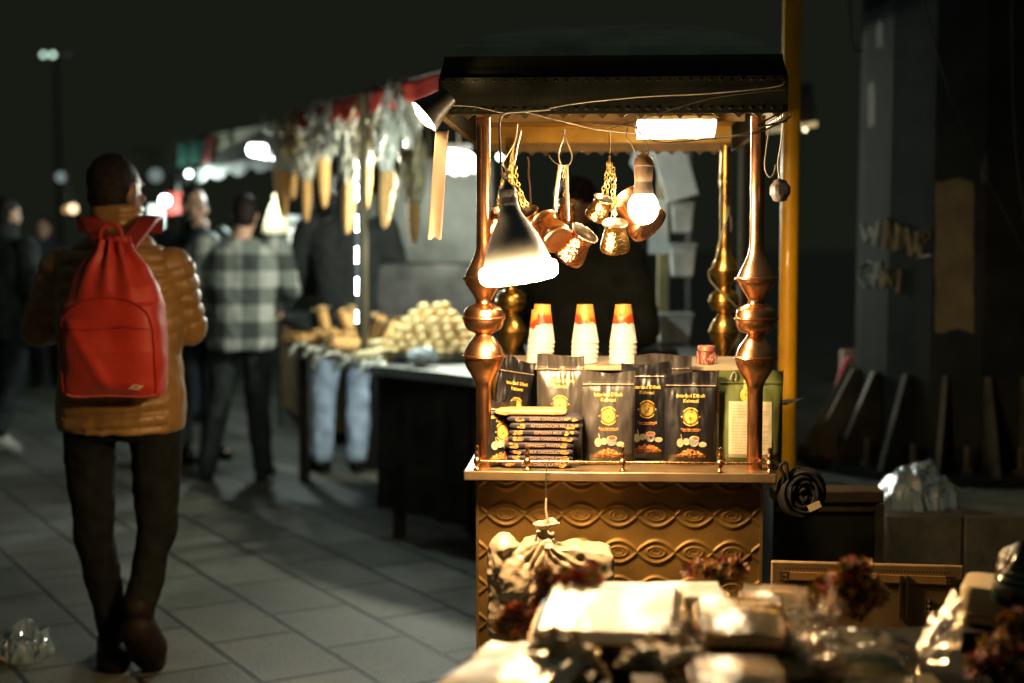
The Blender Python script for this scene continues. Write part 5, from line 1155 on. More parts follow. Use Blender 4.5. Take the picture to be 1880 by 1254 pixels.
fl2 = P(381, 275, 13.2); mb = MB(); mb.grid(lambda u, v: fl2 + V((.12 * (u - .5) + .05 * v, .03 * math.sin(u * 8), .26 * (v - .5))), 10, 8); tag(mb.build('red_flag', mat('red_banner_cloth', (.08, .012, .01), .7), base=fl2, solid=.003), 'small red flag beside the green banner above the far awning', 'flag')
def bulb_at(px, py, D, r, c, s, label, name='bulb_lamp', power=0, cord=.35):
    p = P(px, py, D); t = thing(name, p, label, 'lamp', None); mb = MB(); mb.ball(p, r, 14); mb.build('bulb', glow('g_%d_%d' % (px, py), c, s), t)
    mb = MB(); mb.lathe([(r * .45, r * .8), (r * .5, r * 1.7), (r * .2, r * 2)], 12, Matrix.Translation(p)); mb.tube([p + V((0, 0, r * 1.9)), p + V((0, 0, cord))], .004, 6); mb.build('bulb_socket', M_black, t)
    if power: light('lamp_light', 'POINT', p + V((0, -.02, -r * 1.8)), power, c, t, r)
    return t
bulb_at(347, 319, 13.2, .028, COOL, 14, 'cool white bulb under the far white awning above the dark-jacketed person', power=22)
bulb_at(303, 368, 12.5, .045, (.9, 1, .95), 22, 'large cool white bulb glowing right of the walker at head height', power=22)
bulb_at(134, 383, 11, .040, (1, .72, .4), 2.2, 'warm amber bulb glowing behind the left shoulder of the walker', power=1)
bulb_at(122, 385, 12, .035, (1, .6, .25), .45, 'dim orange bulb just left of the warm amber bulb')
bulb_at(112, 325, 16, .06, COOL, .25, 'dim cool lamp high behind the walker on the left')
bulb_at(286, 322, 16, .08, COOL, .22, 'dim cool lamp in the distance between the walker and the far awning')
# fluorescent blob lamp
def tube_lamp(px0, px1, py, D, r, c, s, label, power, hood=.07):
    A, B = P(px0, py, D), P(px1, py + 6, D); t = thing('tube_lamp', A.lerp(B, .5), label, 'lamp'); mb = MB(); cap_(mb, A, B, r); mb.build('tube', glow('g_%d_%d' % (px0, py), c, s), t)
    mb = MB(); m_ = A.lerp(B, .5); mb.box(m_ + V((0, 0, r + .018)), ((B - A).length + .06, hood, .03)); mb.tube([m_ + V((0, 0, r + .03)), m_ + V((0, 0, r + .22))], .006, 6); mb.build('fitting', M_steel, t, smooth=False)
    light('lamp_light', 'POINT', m_ + V((0, -.03, -r * 2.5)), power, c, t, .06); return t
def cap_(mb, a, b, r): 
    T = aim(b - a, a); L_ = (b - a).length; mb.lathe([(.0005, -r)] + [(r * math.cos(t), -r * math.sin(t)) for t in np.linspace(1.2, 0, 5)] + [(r * math.cos(t), L_ + r * math.sin(t)) for t in np.linspace(0, 1.2, 5)] + [(.0005, L_ + r)], 14, T)
tube_lamp(466, 500, 275, 10.15, .045, (.85, 1, .95), 20, 'bright cool white lamp hanging left of the corn row', 60)
tube_lamp(828, 856, 290, 7.75, .05, (1, 1, .80), 14, 'bright cool white lamp over the stall between the plastic strip and the cart post', 110)
mb = MB(); c = P(842, 300, 8.1); mb.grid(lambda u, v: c + V((.23 * (u - .5), -.02 * math.sin(u * 9), .10 * (v - .5) * (.35 + .65 * math.sin(PI * (.08 + .84 * u))) - .02 * abs(math.sin(u * 12)) * (v < .3))), 40, 8); tag(mb.build('white_valance', MATS['white_cloth'], base=c, solid=.003), 'short white scalloped cloth right behind the bright lamp over the stall', 'cloth')
bulb_at(918, 288, 6.2, .017, COOL, 8, 'small cool bulb seen between the cart post and the pots', power=16)
# red sign by the big bulb
sg_ = P(324, 374, 12.9); mb = MB(); mb.box(sg_, (.2, .03, .2)); tag(mb.build('red_sign', mat('red_sign_board', (.5, .04, .02), .5), base=sg_, bevel=.01), 'small red sign board right of the large cool bulb', 'sign')
bs = P(287, 400, 12.7); mb = MB(); mb.box(bs, (.14, .03, .24)); tag(mb.build('pale_sign', mat('pale_sign_board', (.35, .4, .4), .5), base=bs, bevel=.01), 'pale board hanging under the large cool bulb', 'sign')
# street lamp far left
sl_ = G(103, 470); D = 34.; b0 = V((P(103, 100, D).x, D, 0)); sL = thing('street_lamp', b0, 'far street lamp post with two small greenish white lights, upper left', 'street lamp'); zt3 = P(103, 104, D).z
mb = MB(); mb.tube([b0, V((b0.x, D, zt3))], [.09, .05], 8); mb.tube([V((b0.x - .45, D, zt3)), V((b0.x + .35, D, zt3))], .03, 6); mb.build('post', mat('lamp_post_paint', (.16, .20, .16), .9, spec=.1), sL)
for px, s_ in ((80, 2.2), (97, 2.6), (124, .05)): mb = MB(); mb.ball(P(px, 101, D), .06, 10); mb.build('lamp_head', glow('street_%d' % px, (.7, 1, .8), s_), sL)

# right background: hanging containers on a tan pole
rp_ = thing('display_stand', V((P(1217, 500, 6.85).x, 6.4, 0)), 'tan pole stand behind the cart with slanted white board and tubs clipped to it', 'display stand')
x0 = P(1217, 500, 6.85).x
mb = MB(); mb.box((x0, 6.85, 1.0), (.05, .04, 2.0)); mb.build('pole', mat('tan_pole', (.27, .22, .11), .6), rp_, smooth=False)
mb = MB(); mb.box((x0, 6.85, .02), (.4, .4, .04)); mb.build('base', M_black, rp_, smooth=False)
M_wb = mat('white_board', (.78, .82, .80), .5, 0, .12, 6)
mb = MB(); q = [P(1196, 272, 6.79), P(1258, 272, 6.79), P(1282, 356, 6.75), P(1226, 372, 6.75)]; mb.hexa([q[3], q[2], q[2] + V((0, .02, 0)), q[3] + V((0, .02, 0))], [q[0], q[1], q[1] + V((0, .02, 0)), q[0] + V((0, .02, 0))]); mb.build('white_board', M_wb, rp_, smooth=False)
mb = MB(); mb.hexa([P(1190, 466, 6.78), P(1228, 466, 6.78), P(1228, 466, 6.80), P(1190, 466, 6.80)], [P(1192, 368, 6.78), P(1224, 368, 6.78), P(1224, 368, 6.80), P(1192, 368, 6.80)]); mb.build('price_card', M_wb, rp_, smooth=False)
M_tub = mat('milky_tub', (.66, .67, .64), .4, 0, .3, 14)
def tub(px0, px1, py0, py1, D, label):
    A, B = P(px0, py1, D), P(px1, py0, D); t = thing('plastic_tub', V(((A.x + B.x) / 2, D, A.z)), label, 'tub', 'tubs on the display stand'); w_ = B.x - A.x; h_ = B.z - A.z; c = V(((A.x + B.x) / 2, D, A.z)); mb = MB()
    def ring(z, s): return [c + V((sx_ * w_ / 2 * s, sy_ * .06 * s, z)) for sx_, sy_ in ((-1, -1), (1, -1), (1, 1), (-1, 1))]
    mb.hexa(ring(0, .82), ring(h_ * .86, 1)); mb.build('tub_body', M_tub, t, bevel=.008); mb = MB(); mb.hexa(ring(h_ * .86 + .0005, 1.05), ring(h_, 1.04)); mb.build('lid', mat('clear_lid', (.48, .5, .48), .3), t, bevel=.004)
tub(1231, 1272, 372, 428, 6.81, 'white plastic tub right below the slanted board'); tub(1228, 1276, 446, 508, 6.81, 'translucent tub clipped in the middle of the tan pole'); tub(1204, 1270, 574, 628, 6.81, 'low white tub at the foot of the tan pole')
mb = MB(); c = P(1252, 360, 6.83); mb.box(c, (.10, .08, .05)); tag(mb.build('brown_carton', mat('brown_card', (.2, .13, .09), .7), base=c, bevel=.004), 'small brown carton tucked under the slanted white board', 'carton')
mb = MB(); c = P(1180, 300, 6.5); mb.hexa([P(1156, 300, 6.5), P(1172, 322, 6.5), P(1172, 322, 6.52), P(1156, 300, 6.52)], [P(1164, 276, 6.5), P(1200, 276, 6.5), P(1200, 276, 6.52), P(1164, 276, 6.52)]); tag(mb.build('white_card', M_wb, base=P(1172, 322, 6.5), smooth=False), 'small white card showing left of the round bulb socket', 'card')
# table with red top behind the cups
A = P(1165, 672, 6.0); B = P(1300, 672, 6.0); rt_ = thing('red_table', V(((A.x + B.x) / 2, 6.1, 0)), 'small table with a red top behind the right cup stack', 'table')
mb = MB(); mb.box(((A.x + B.x) / 2 + .02, 6.0, A.z - .01), (B.x - A.x + .05, .2, .024)); mb.build('table_top', mat('red_top', (.4, .04, .05), .5), rt_, bevel=.003)
for s_ in (-1, 1): mb = MB(); mb.tube([V(((A.x + B.x) / 2 + s_ * .12, 6.0, 0)), V(((A.x + B.x) / 2 + s_ * .12, 6.0, A.z - .02))], .015, 8); mb.build('leg', M_black, rt_)
c = P(1180, 600, 6.6); mb = MB(); mb.box(c, (.12, .2, .2)); mb.box(c + V((0, -.101, .02)), (.1, .004, .03)); o = mb.build('grey_crate', mat('grey_crate_plastic', (.12, .12, .10), .6), base=c - V((0, 0, .1)), bevel=.006); tag(o, 'dim grey crate between the right cup stack and the low white tub', 'crate')
bx_ = thing('side_table', V((c.x, 6.6, 0)), 'dark side table carrying the grey crate', 'table'); mb = MB(); mb.box((c.x, 6.6, c.z - .115), (.3, .3, .03)); mb.build('table_top', M_black, bx_, smooth=False)
for s_ in (-1, 1): mb = MB(); mb.tube([V((c.x + s_ * .1, 6.6, 0)), V((c.x + s_ * .1, 6.6, c.z - .13))], .015, 8); mb.build('leg', M_black, bx_)
# far dark building and far awning on the right
fa = thing('far_awning', V((2.6, 9.5, 0)), 'far stall awning whose lit front edge shows beside the yellow pole', 'awning')
A, B = P(1280, 262, 9.5), P(1500, 232, 9.0)
mb = MB(); mb.hexa([A, B, B + V((0, .03, 0)), A + V((0, .03, 0))], [A + V((0, 0, .05)), B + V((0, 0, .03)), B + V((0, .03, .03)), A + V((0, .03, .05))]); mb.build('front_edge', mat('cream_edge', (.45, .38, .22), .7), fa, smooth=False)
mb = MB(); mb.add([A + V((0, 0.03, .05)), B + V((0, .03, .03)), B + V((.3, 1.6, .45)), A + V((0, 1.6, .45))], [(0, 1, 2, 3)]); mb.build('awning_cloth', MATS['dark_awning_cloth'], fa, smooth=False, solid=.004)
for p in (A, B + V((-.05, 0, 0))): mb = MB(); mb.tube([V((p.x, p.y + .4, 0)), V((p.x, p.y + .4, p.z + .1))], .02, 8); mb.build('pole', M_black, fa)
bulb_at(1478, 238, 8.9, .012, (1, .8, .5), 5, 'tiny warm lamp on the far awning edge right of the yellow pole', power=1.2, cord=.06)

# ================================================================== RIGHT SIDE
# yellow pole
yp = P(1447, 600, 4.85); mb = MB(); mb.tube([V((yp.x, yp.y, 0)), V((yp.x, yp.y, 3.4))], .0315, 24); o = mb.build('yellow_pole', mat('yellow_paint', (.92, .46, .008), .42, 0, .10, 6, .1, 40, coat=.3, bdist=.002), base=(yp.x, yp.y, 0)); tag(o, 'tall glossy yellow-orange pole standing right of the coffee cart', 'pole')
# plinth
pl = MB(); pl.box((2.55, 6.85, .22), (3.0, 3.0, .44)); pl.box((2.55, 5.36, .2), (3.02, .03, .08)); o = pl.build('concrete_plinth', mat('plinth_concrete', (.17, .175, .165), .85, 0, .35, 3, .6, 30, bdist=.012), base=(2.55, 6.85, 0), bevel=.015); tag(o, 'low concrete plinth carrying the big steel column', 'plinth')
gr = MB(); rnd = random.Random(2)
for k in range(260):
    c = V((1.06 + rnd.random() ** 1.5 * .9, 5.5 + rnd.random() * 1.4, .44)); r0 = rnd.uniform(.005, .02); gr.ball(c, (r0 * 1.3, r0, r0 * .6), 6)
tag(gr.build('rubble', M_concrete, base=(1.3, 6, .44)), 'small rubble scattered on the concrete plinth', 'rubble', kind='stuff')
# steel column
cx_, cy_ = P(1762, 700, 6.6).x, 6.6
col_ = thing('steel_column', V((cx_, cy_, .44)), 'massive dark steel column with welded fins and graffiti standing on a concrete plinth', 'column')
def colmat():
    m = mat('column_paint', (.020, .024, .023), .8, 0, .3, 5, .4, 25, bdist=.004); n = m.node_tree; b = n.nodes['Principled BSDF']; L = n.links.new
    src = b.inputs['Base Color'].links[0].from_socket; t = n.nodes.new('ShaderNodeTexCoord'); mp = n.nodes.new('ShaderNodeMapping'); mp.inputs['Scale'].default_value = (9, 9, 2.8); L(t.outputs['Object'], mp.inputs[0])
    no = n.nodes.new('ShaderNodeTexNoise'); no.inputs['Scale'].default_value = 1; no.inputs['Detail'].default_value = 5; L(mp.outputs[0], no.inputs[0]); rp = n.nodes.new('ShaderNodeValToRGB'); rp.color_ramp.elements[0].position = .69; rp.color_ramp.elements[1].position = .75; L(no.outputs[0], rp.inputs[0])
    mx = n.nodes.new('ShaderNodeMixRGB'); L(rp.outputs[0], mx.inputs[0]); L(src, mx.inputs[1]); mx.inputs[2].default_value = (.07, .075, .065, 1); L(mx.outputs[0], b.inputs['Base Color']); return m
M_colm = colmat()
ns_ = 14; Rb, Rt = .485, .46
def colr(z): return Rb + (Rt - Rb) * (z - .44) / 3.4
mb = MB(); mb.lathe([(Rb, .481), (Rt, 4.2)], ns_, Matrix.Translation((cx_, cy_, 0)) @ Matrix.Rotation(R(6), 4, 'Z')); mb.build('shaft', M_colm, col_, smooth=False)
mb = MB(); mb.lathe([(.74, .4405), (.74, .48)], 48, Matrix.Translation((cx_, cy_, 0))); bpl = mb.build('base_plate', M_colm, col_, ang=30)
M_fin = mat('rusty_fin_paint', (.075, .065, .045), .6, .1, .35, 8, .4, 30, bdist=.004)
for k in range(18):
    a = 2 * PI * k / 18 + .1; d = V((math.cos(a), math.sin(a), 0)); s = V((-d.y, d.x, 0)) * .011; c = V((cx_, cy_, 0)); b0, b1 = c + d * (Rb - .03) + V((0, 0, .4805)), c + d * .72 + V((0, 0, .4805)); t0, t1 = c + d * (Rb - .03) + V((0, 0, .885)), c + d * .515 + V((0, 0, .885))
    mb = MB(); mb.hexa([b0 - s, b1 - s, b1 + s, b0 + s], [t0 - s, t1 - s, t1 + s, t0 + s]); mb.build('stiffener_fin', M_fin, col_, smooth=False)
for k in range(18):
    a = 2 * PI * (k + .5) / 18 + .1; c = V((cx_ + .64 * math.cos(a), cy_ + .64 * math.sin(a), 0)); mb = MB(); mb.lathe([(.014, .4805), (.014, .60)], 10, Matrix.Translation(c)); mb.lathe([(.028, .481), (.028, .506)], 6, Matrix.Translation(c)); mb.build('anchor_bolt', M_fin, col_, smooth=False)
# paint patches and graffiti following the shaft
def onshaft(px, py, off=.004):
    d = ray(px, py); ox, oy = CAM.x - cx_, CAM.y - cy_
    r = colr(CAM.z + (d.z / d.y) * 6.2) + off; A_ = d.x ** 2 + d.y ** 2; B_ = 2 * (ox * d.x + oy * d.y); C_ = ox * ox + oy * oy - r * r; q = B_ * B_ - 4 * A_ * C_
    t = (-B_ - math.sqrt(max(0, q))) / (2 * A_); p = CAM + d * t; th = math.atan2(p.y - cy_, p.x - cx_) - R(6); w_ = 2 * PI / ns_; rr = (r - off) * math.cos(w_ / 2) / math.cos((th % w_) - w_ / 2) + off * .4
    return V((cx_ + rr * math.cos(th + R(6)), cy_ + rr * math.sin(th + R(6)), p.z))
M_graf = mat('graffiti_paint', (.40, .33, .21), .7, 0, .25, 20); M_grafw = mat('graffiti_white', (.5, .53, .50), .7, 0, .25, 20)
def strokes(name, lst, r, m):
    mb = MB()
    for s in lst: 
        pts = []
        for i in range(len(s) - 1):
            for q in range(5): pts.append(onshaft(s[i][0] + (s[i + 1][0] - s[i][0]) * q / 5, s[i][1] + (s[i + 1][1] - s[i][1]) * q / 5, .016))
        pts.append(onshaft(*s[-1], .016)); mb.tube(pts, r * 1.2, 8, flat=.2)
    mb.build(name, m, col_)
strokes('graffiti', [[(1596, 484), (1586, 480), (1576, 492), (1574, 512), (1584, 528), (1594, 522), (1594, 506), (1586, 506)], [(1597, 532), (1604, 482), (1610, 480), (1614, 530)], [(1600, 510), (1612, 508)]], .009, M_grafw)
strokes('graffiti', [[(1620, 528), (1622, 494), (1634, 526), (1640, 490)], [(1648, 494), (1644, 538)]], .009, M_graf)
strokes('graffiti', [[(1578, 408), (1584, 446), (1592, 414), (1597, 448), (1603, 410)], [(1600, 452), (1608, 405)]], .008, M_grafw)
strokes('graffiti', [[(1620, 458), (1626, 400), (1636, 458)], [(1620, 436), (1634, 434)], [(1640, 460), (1644, 410), (1656, 436), (1652, 456), (1640, 460)], [(1680, 425), (1676, 462)], [(1706, 424), (1700, 420), (1690, 432), (1696, 446), (1706, 436), (1704, 426)], [(1686, 450), (1684, 472), (1710, 468)], [(1660, 418), (1668, 470)]], .009, M_graf)
def patch(name, pl_, m):
    mb = MB(); x0, x1, y0, y1 = pl_; rnd = random.Random(x0)
    def f(u, v):
        e = .05 * nz((v * 5, x0, 0), 1.2) + .03 * nz((v * 21, x0, 1), 1); return onshaft(x0 + (x1 - x0) * (u + e * (1 if u > .5 else -1) * (abs(u - .5) * 2)), y0 + (y1 - y0) * v + 4 * math.sin(u * 7 + x0) * (abs(v - .5) * 2), .003 + .004)
    mb.grid(f, 10, 30); mb.build(name, m, col_)
patch('poster_remnant', (1716, 1788, 330, 608), mat('brown_poster', (.12, .095, .045), .7, 0, .3, 8))
M_peel = mat('peeled_paint', (.06, .062, .052), .8, 0, .3, 20)
patch('peeled_patch', (1603, 1616, 40, 86), M_peel); patch('peeled_patch', (1590, 1601, 152, 232), M_peel)
# hanging thin cables over the column
for i, (pts, lb) in enumerate((([(1560, -20), (1562, 60), (1568, 88), (1585, 95)], 'thin cable curling at the upper left of the steel column'), ([(1690, -20), (1740, 160), (1800, 300), (1885, 470)], 'thin slack cable slanting down over the steel column to the right'), ([(1858, -20), (1860, 160), (1868, 300), (1885, 420)], 'thin cable hanging almost straight down at the far right'))):
    q = smooth_path([P(a, b, 5.8) for a, b in pts], 8); mb = MB(); mb.tube(q, .004, 6); tag(mb.build('cable', mat('dim_cable', (.03, .03, .027), .8, spec=.1), base=q[-1]), lb, 'cable')
# pink hose
q = smooth_path([P(1560, 655, 6.9), P(1550, 672, 6.9), P(1540, 705, 6.85), P(1532, 735, 6.8), P(1524, 790, 6.8), G(1522, 850, .46)], 6); mb = MB(); mb.tube(q, .016, 8); tag(mb.build('pink_hose', mat('pink_rubber', (.50, .08, .14), .5), base=q[-1]), 'pink hose leaning against the left side of the steel column', 'hose')
c = P(1556, 660, 7.3); bt_ = thing('bollard_box', V((c.x, 7.3, .44)), 'small pale meter box on a post left of the steel column', 'meter box'); mb = MB(); mb.box(c, (.07, .06, .10)); mb.build('box', mat('pale_meter', (.28, .22, .17), .6), bt_, bevel=.004); mb = MB(); mb.box((c.x, 7.3, .44 + (c.z - .05 - .44) / 2), (.03, .03, c.z - .05 - .44)); mb.build('post', M_black, bt_, smooth=False)
# crumpled clear bag on ledge
def crumple(c, rx, ry, rz, label, m, seed=0, nu=110, nv=70, amp=.2, name='crumpled_bag', cat='plastic bag'):
    import bmesh
    c = V(c); bm = bmesh.new(); bmesh.ops.create_icosphere(bm, subdivisions=6, radius=1); mb = MB(); vs = []
    for vv in bm.verts:
        d = vv.co.normalized(); q = d + .22 * V((nz(d, 1.9, seed + 2), nz(d, 1.9, seed + 12), nz(d, 1.9, seed + 22)))
        f1 = noise.voronoi(q * 1.5 + V((seed, 0, 0)))[0]; f2 = noise.voronoi(q * 3.4 + V((0, seed, 0)))[0]; f3 = noise.voronoi(q * 7. + V((0, 0, seed)))[0]
        r = 1 + amp * nz(q, 1.2, seed) + amp * 1.3 * (f1[0] - .45) + amp * .75 * (f2[0] - .45) + amp * .35 * (f3[0] - .45)
        p = V((d.x * rx, d.y * ry, d.z * rz)) * r
        if p.z < -rz * .62: p.z = -rz * .62 + .01 * nz(d, 5) * rz
        vs.append(c + p + V((0, 0, rz * .62)))
    mb.add(vs, [[q.index for q in f.verts] for f in bm.faces]); bm.free()
    return tag(mb.build(name, m, base=c, ang=30), label, cat)
def film_heap(c, R_, H_, m, label, seed):
    mb = MB(); c = V(c)
    def f(u, v):
        a = 2 * PI * u; k = V((math.cos(a) * v, math.sin(a) * v, .3 + seed)); e = max(0, 1 - v * v) ** .5
        rd = 1 - 2 * abs(nz(k, 1.7, 5)); r2 = 1 - 2 * abs(nz(k, 3.6, 8)); r3 = 1 - 2 * abs(nz(k, 8, 11))
        rr = R_ * v * (1 + .45 * nz(V((math.cos(a), math.sin(a), seed)), 1.6, 3) + .12 * r2)
        return c + V((math.cos(a) * rr + .17 * R_ * r2 * e + .2 * R_ * math.sin(a) * e, math.sin(a) * rr * .75 + .13 * R_ * r3 * e, max(.002, .004 + H_ * e * (.42 + .42 * rd + .16 * r2 + .08 * r3))))
    mb.grid(f, 150, 70, closed_u=True); return tag(mb.build('crumpled_bag', m, base=c, ang=35), label, 'plastic bag')
M_cl = mat('pale_crumpled_plastic', (.30, .34, .33), .25, 0, .2, 12, .7, 40, bdist=.004)
lg = G(1695, 948, .44); lb_ = P(1695, 948, 5.0)
# granite ledge block in front of the plinth
A, B = P(1628, 947, 4.85), P(1900, 945, 4.85)
lt_ = thing('stone_ledge', V(((A.x + B.x) / 2, 4.95, 0)), 'dark stone ledge with a pale top edge in front of the steel column', 'ledge')
for x0_, x1_, nm in ((A.x, P(1770, 946, 4.85).x - .004, 0), (P(1770, 946, 4.85).x + .004, A.x + 1.0, 1)):
    mb = MB(); mb.box(((x0_ + x1_) / 2, 5.08, A.z / 2), (x1_ - x0_, .46, A.z)); mb.build('stone_block', mat('dark_stone', (.07, .068, .05), .7, 0, .3, 16, .4, 60, bdist=.004), lt_, bevel=.006)
film_heap(V((P(1692, 900, 4.95).x, 5.0, A.z)), .135, .16, film('ledge_film', (.62, .70, .69), .62, 26, .2, .4, .5), 'large crumpled pale plastic bag lying on the stone ledge', 4.2)
# cabinet behind the cart with brass edge
A, B = P(1424, 900, 4.0), P(1624, 900, 4.0)
cb2 = thing('metal_cabinet', V(((A.x + B.x) / 2, 4.05, 0)), 'dark low metal cabinet with a brass-coloured top frame right of the cart', 'cabinet')
w_ = B.x - A.x; cxm = (A.x + B.x) / 2
mb = MB(); mb.box((cxm, 4.05, (A.z - .04) / 2), (w_ - .02, .08, A.z - .04)); mb.build('cabinet_body', mat('dark_olive_metal', (.035, .036, .024), .55, .3, .25, 6, .2, 40), cb2, smooth=False)
mb = MB(); mb.box((cxm, 4.05, A.z - .0195), (w_, .10, .035)); mb.build('top_frame', mat('aged_brass_edge', (.16, .12, .06), .45, .6, .3, 10), cb2, bevel=.004)
mb = MB(); mb.box((B.x - .012, 4.004, (A.z - .04) / 2), (.024, .012, A.z - .042)); mb.box((cxm - .013, 4.0035, A.z - .055), (w_ - .027, .007, .012)); mb.build('edge_strip', MATS['aged_brass_edge'], cb2, smooth=False)

# litter on the pavement
c = G(38, 1208); mb = MB()
def litter(u, v):
    a = 2 * PI * u; k = V((math.cos(a) * v, math.sin(a) * v, .3)); e = max(0, 1 - v * v) ** .5
    rd = 1 - 2 * abs(nz(k, 1.7, 5)); r2 = 1 - 2 * abs(nz(k, 3.6, 8)); r3 = 1 - 2 * abs(nz(k, 8, 11))
    rr = .105 * v * (1 + .45 * nz(V((math.cos(a), math.sin(a), 0)), 1.6, 3) + .12 * r2)
    return c + V((math.cos(a) * rr + .018 * r2 * e + .02 * math.sin(a) * e, math.sin(a) * rr * .8 + .014 * r3 * e, max(.002, .004 + e * (.055 + .055 * rd + .022 * r2 + .009 * r3))))
mb.grid(litter, 130, 60, closed_u=True); tag(mb.build('crumpled_bag', film('litter_film', (.62, .76, .78), .45, 30, .14, .4, .6), base=c, ang=35), 'crumpled clear plastic bag lying on the paving at the lower left', 'plastic bag')
c = G(15, 1212); crumple(c, .05, .05, .02, 'flat scrap of brownish paper under the clear bag on the paving', mat('paper_scrap', (.35, .28, .22), .7), 9, 60, 30, name='paper_scrap', cat='paper')
# ================================================================== FOREGROUND STALL
ZF = .735
ft = thing('display_table', V((.45, 1.9, 0)), 'dark cloth covered foreground table spread with packed goods', 'table')
q = [V((.0, 1.45, 0)), V((1.25, 1.45, 0)), V((1.25, 2.72, 0)), V((.05, 2.55, 0))]
mb = MB(); mb.hexa([p + V((0, 0, ZF - .03)) for p in q], [p + V((0, 0, ZF)) for p in q]); mb.build('table_top', mat('black_tablecloth', (.012, .013, .011), .8, 0, .3, 12), ft, smooth=False)
mb = MB()
for i in range(4): A, B = q[i], q[(i + 1) % 4]; d = B - A; n_ = V((d.y, -d.x, 0)).normalized(); mb.grid(lambda u, v: A + d * u + n_ * (.004 + .012 * (1 - v) * math.sin(u * 40)) + V((0, 0, .05 + (ZF - .035 - .05) * v)), 60, 5)
mb.build('cloth_drape', MATS['black_tablecloth'], ft)
for p in q: mb = MB(); c = p.lerp(V((.6, 2.05, 0)), .12); mb.box((c.x, c.y, (ZF - .03) / 2), (.04, .04, ZF - .03)); mb.build('leg', M_black, ft, smooth=False)
M_foil = mat('crumpled_foil', (.85, .60, .27), .38, .55, .08, 30, .9, 34, kind='crumple', bdist=.012)
M_lid = film('tray_lid', (1, .86, .58), .16, 14, .26, .18, .6)
M_lidm = film('milky_lid', (1, .95, .86), .84, 12, .32, .2, .3)
M_food = mat('golden_food', (.78, .50, .16), .5, 0, .35, 60, .8, 90, kind='hammer', bdist=.006)
M_nuts = mat('pale_nuts', (.72, .55, .33), .5, 0, .3, 70, .8, 110, kind='hammer', bdist=.006)
M_creamf = mat('cream_sweets', (.85, .76, .60), .45, 0, .12, 50, .7, 60, kind='hammer', bdist=.006)
def rrect(w_, d_, r, n=6):
    out = []
    for cx2, cy2, a0 in ((w_ / 2 - r, d_ / 2 - r, 0), (-w_ / 2 + r, d_ / 2 - r, PI / 2), (-w_ / 2 + r, -d_ / 2 + r, PI), (w_ / 2 - r, -d_ / 2 + r, 1.5 * PI)):
        for k in range(n + 1): a = a0 + PI / 2 * k / n; out.append((cx2 + r * math.cos(a), cy2 + r * math.sin(a)))
    return out
def rloft(mb, M, levels, mi=0, capb=True, capt=True):
    n = None; vs = []; fs = []
    for (w_, d_, r, z) in levels:
        pr = rrect(w_, d_, r); n = len(pr); vs += [M @ V((x, y, z)) for x, y in pr]
    for j in range(len(levels) - 1):
        for i in range(n): i2 = (i + 1) % n; fs.append((j * n + i, j * n + i2, (j + 1) * n + i2, (j + 1) * n + i))
    if capb: fs.append(tuple(range(n))[::-1])
    if capt: fs.append(tuple((len(levels) - 1) * n + i for i in range(n)))
    mb.add(vs, fs, mi)
def tray_box(c, w_, d_, h_, rot, label, food, lid, foil=None, tilt=(R(5), 0), lh=.014, cat='food tray'):
    t = thing('food_tray', V(c), label, cat, 'packed food trays on the foreground table'); M = Matrix.Translation(V(c)) @ Matrix.Rotation(rot, 4, 'Z') @ Matrix.Rotation(tilt[0], 4, 'X') @ Matrix.Rotation(tilt[1], 4, 'Y')
    mb = MB(); rloft(mb, M, [(w_ * .72, d_ * .72, .015, 0), (w_ * .92, d_ * .94, .02, h_ * .9), (w_ * 1.0, d_ * 1.0, .022, h_ * .93), (w_ * 1.01, d_ * 1.01, .022, h_), (w_ * .94, d_ * .94, .02, h_ * .985), (w_ * .90, d_ * .90, .02, h_ * .75)], capt=True); mb.build('tray', foil or M_foil, t, ang=50)
    mb = MB(); mb.grid(lambda u, v: M @ V(((u - .5) * w_ * .88, (v - .5) * d_ * .88, h_ * .86 + (.016 * math.sin(PI * u) * math.sin(PI * v)) + .004 * nz((u * 9, v * 9, w_ * 40), 1.6))), 40, 40); mb.build('contents', food, t)
    mb = MB(); rloft(mb, M, [(w_ * .99, d_ * .99, .022, h_ + .001), (w_ * .93, d_ * .93, .022, h_ + .004), (w_ * .90, d_ * .90, .024, h_ + lh * .8), (w_ * .86, d_ * .86, .024, h_ + lh)], capb=False, capt=False)
    mb.grid(lambda u, v: M @ V(((u - .5) * w_ * .86, (v - .5) * d_ * .86, h_ + lh + .0035 * math.sin(PI * u) * math.sin(PI * v) + .0032 * nz((u * 2.2, v * 2.2, w_ * 50), 1.2) + .0007 * nz((u * 9, v * 9, w_ * 20), 1.2))), 24, 24); mb.build('lid', lid, t, ang=60)
    return t
def FP(px, py, D): p = P(px, py, D); return p
def tb(px, py, D, w_, d_, h_, rot, label, food, lid, stack=0, **k):
    c = P(px, py, D); c.z -= h_ + .02
    return tray_box(c, w_, d_, h_, rot, label, food, lid, **k)
def prop(px, py, D, h_, w_, d_, rot, label, m=None):   # dark carton under a tray
    c = P(px, py, D); z1 = c.z - h_ - .0215; t = MB(); t.box((0, 0, 0), (w_, d_, z1 - ZF - .001), T=Matrix.Translation((c.x, c.y, (z1 + ZF) / 2 + .0005)) @ Matrix.Rotation(rot, 4, 'Z')); o = t.build('carton', m or mat('black_carton', (.018, .016, .012), .6, 0, .2, 20), base=(c.x, c.y, ZF), bevel=.003); return tag(o, label, 'carton', 'cartons carrying the food trays')
tb(1120, 1104, 2.28, .235, .27, .035, R(-8), 'wide brilliantly lit foil tray under a milky lid, largest on the foreground table', M_creamf, M_lidm)
prop(1120, 1104, 2.28, .035, .20, .22, R(-8), 'tall black carton under the wide brightly lit tray')
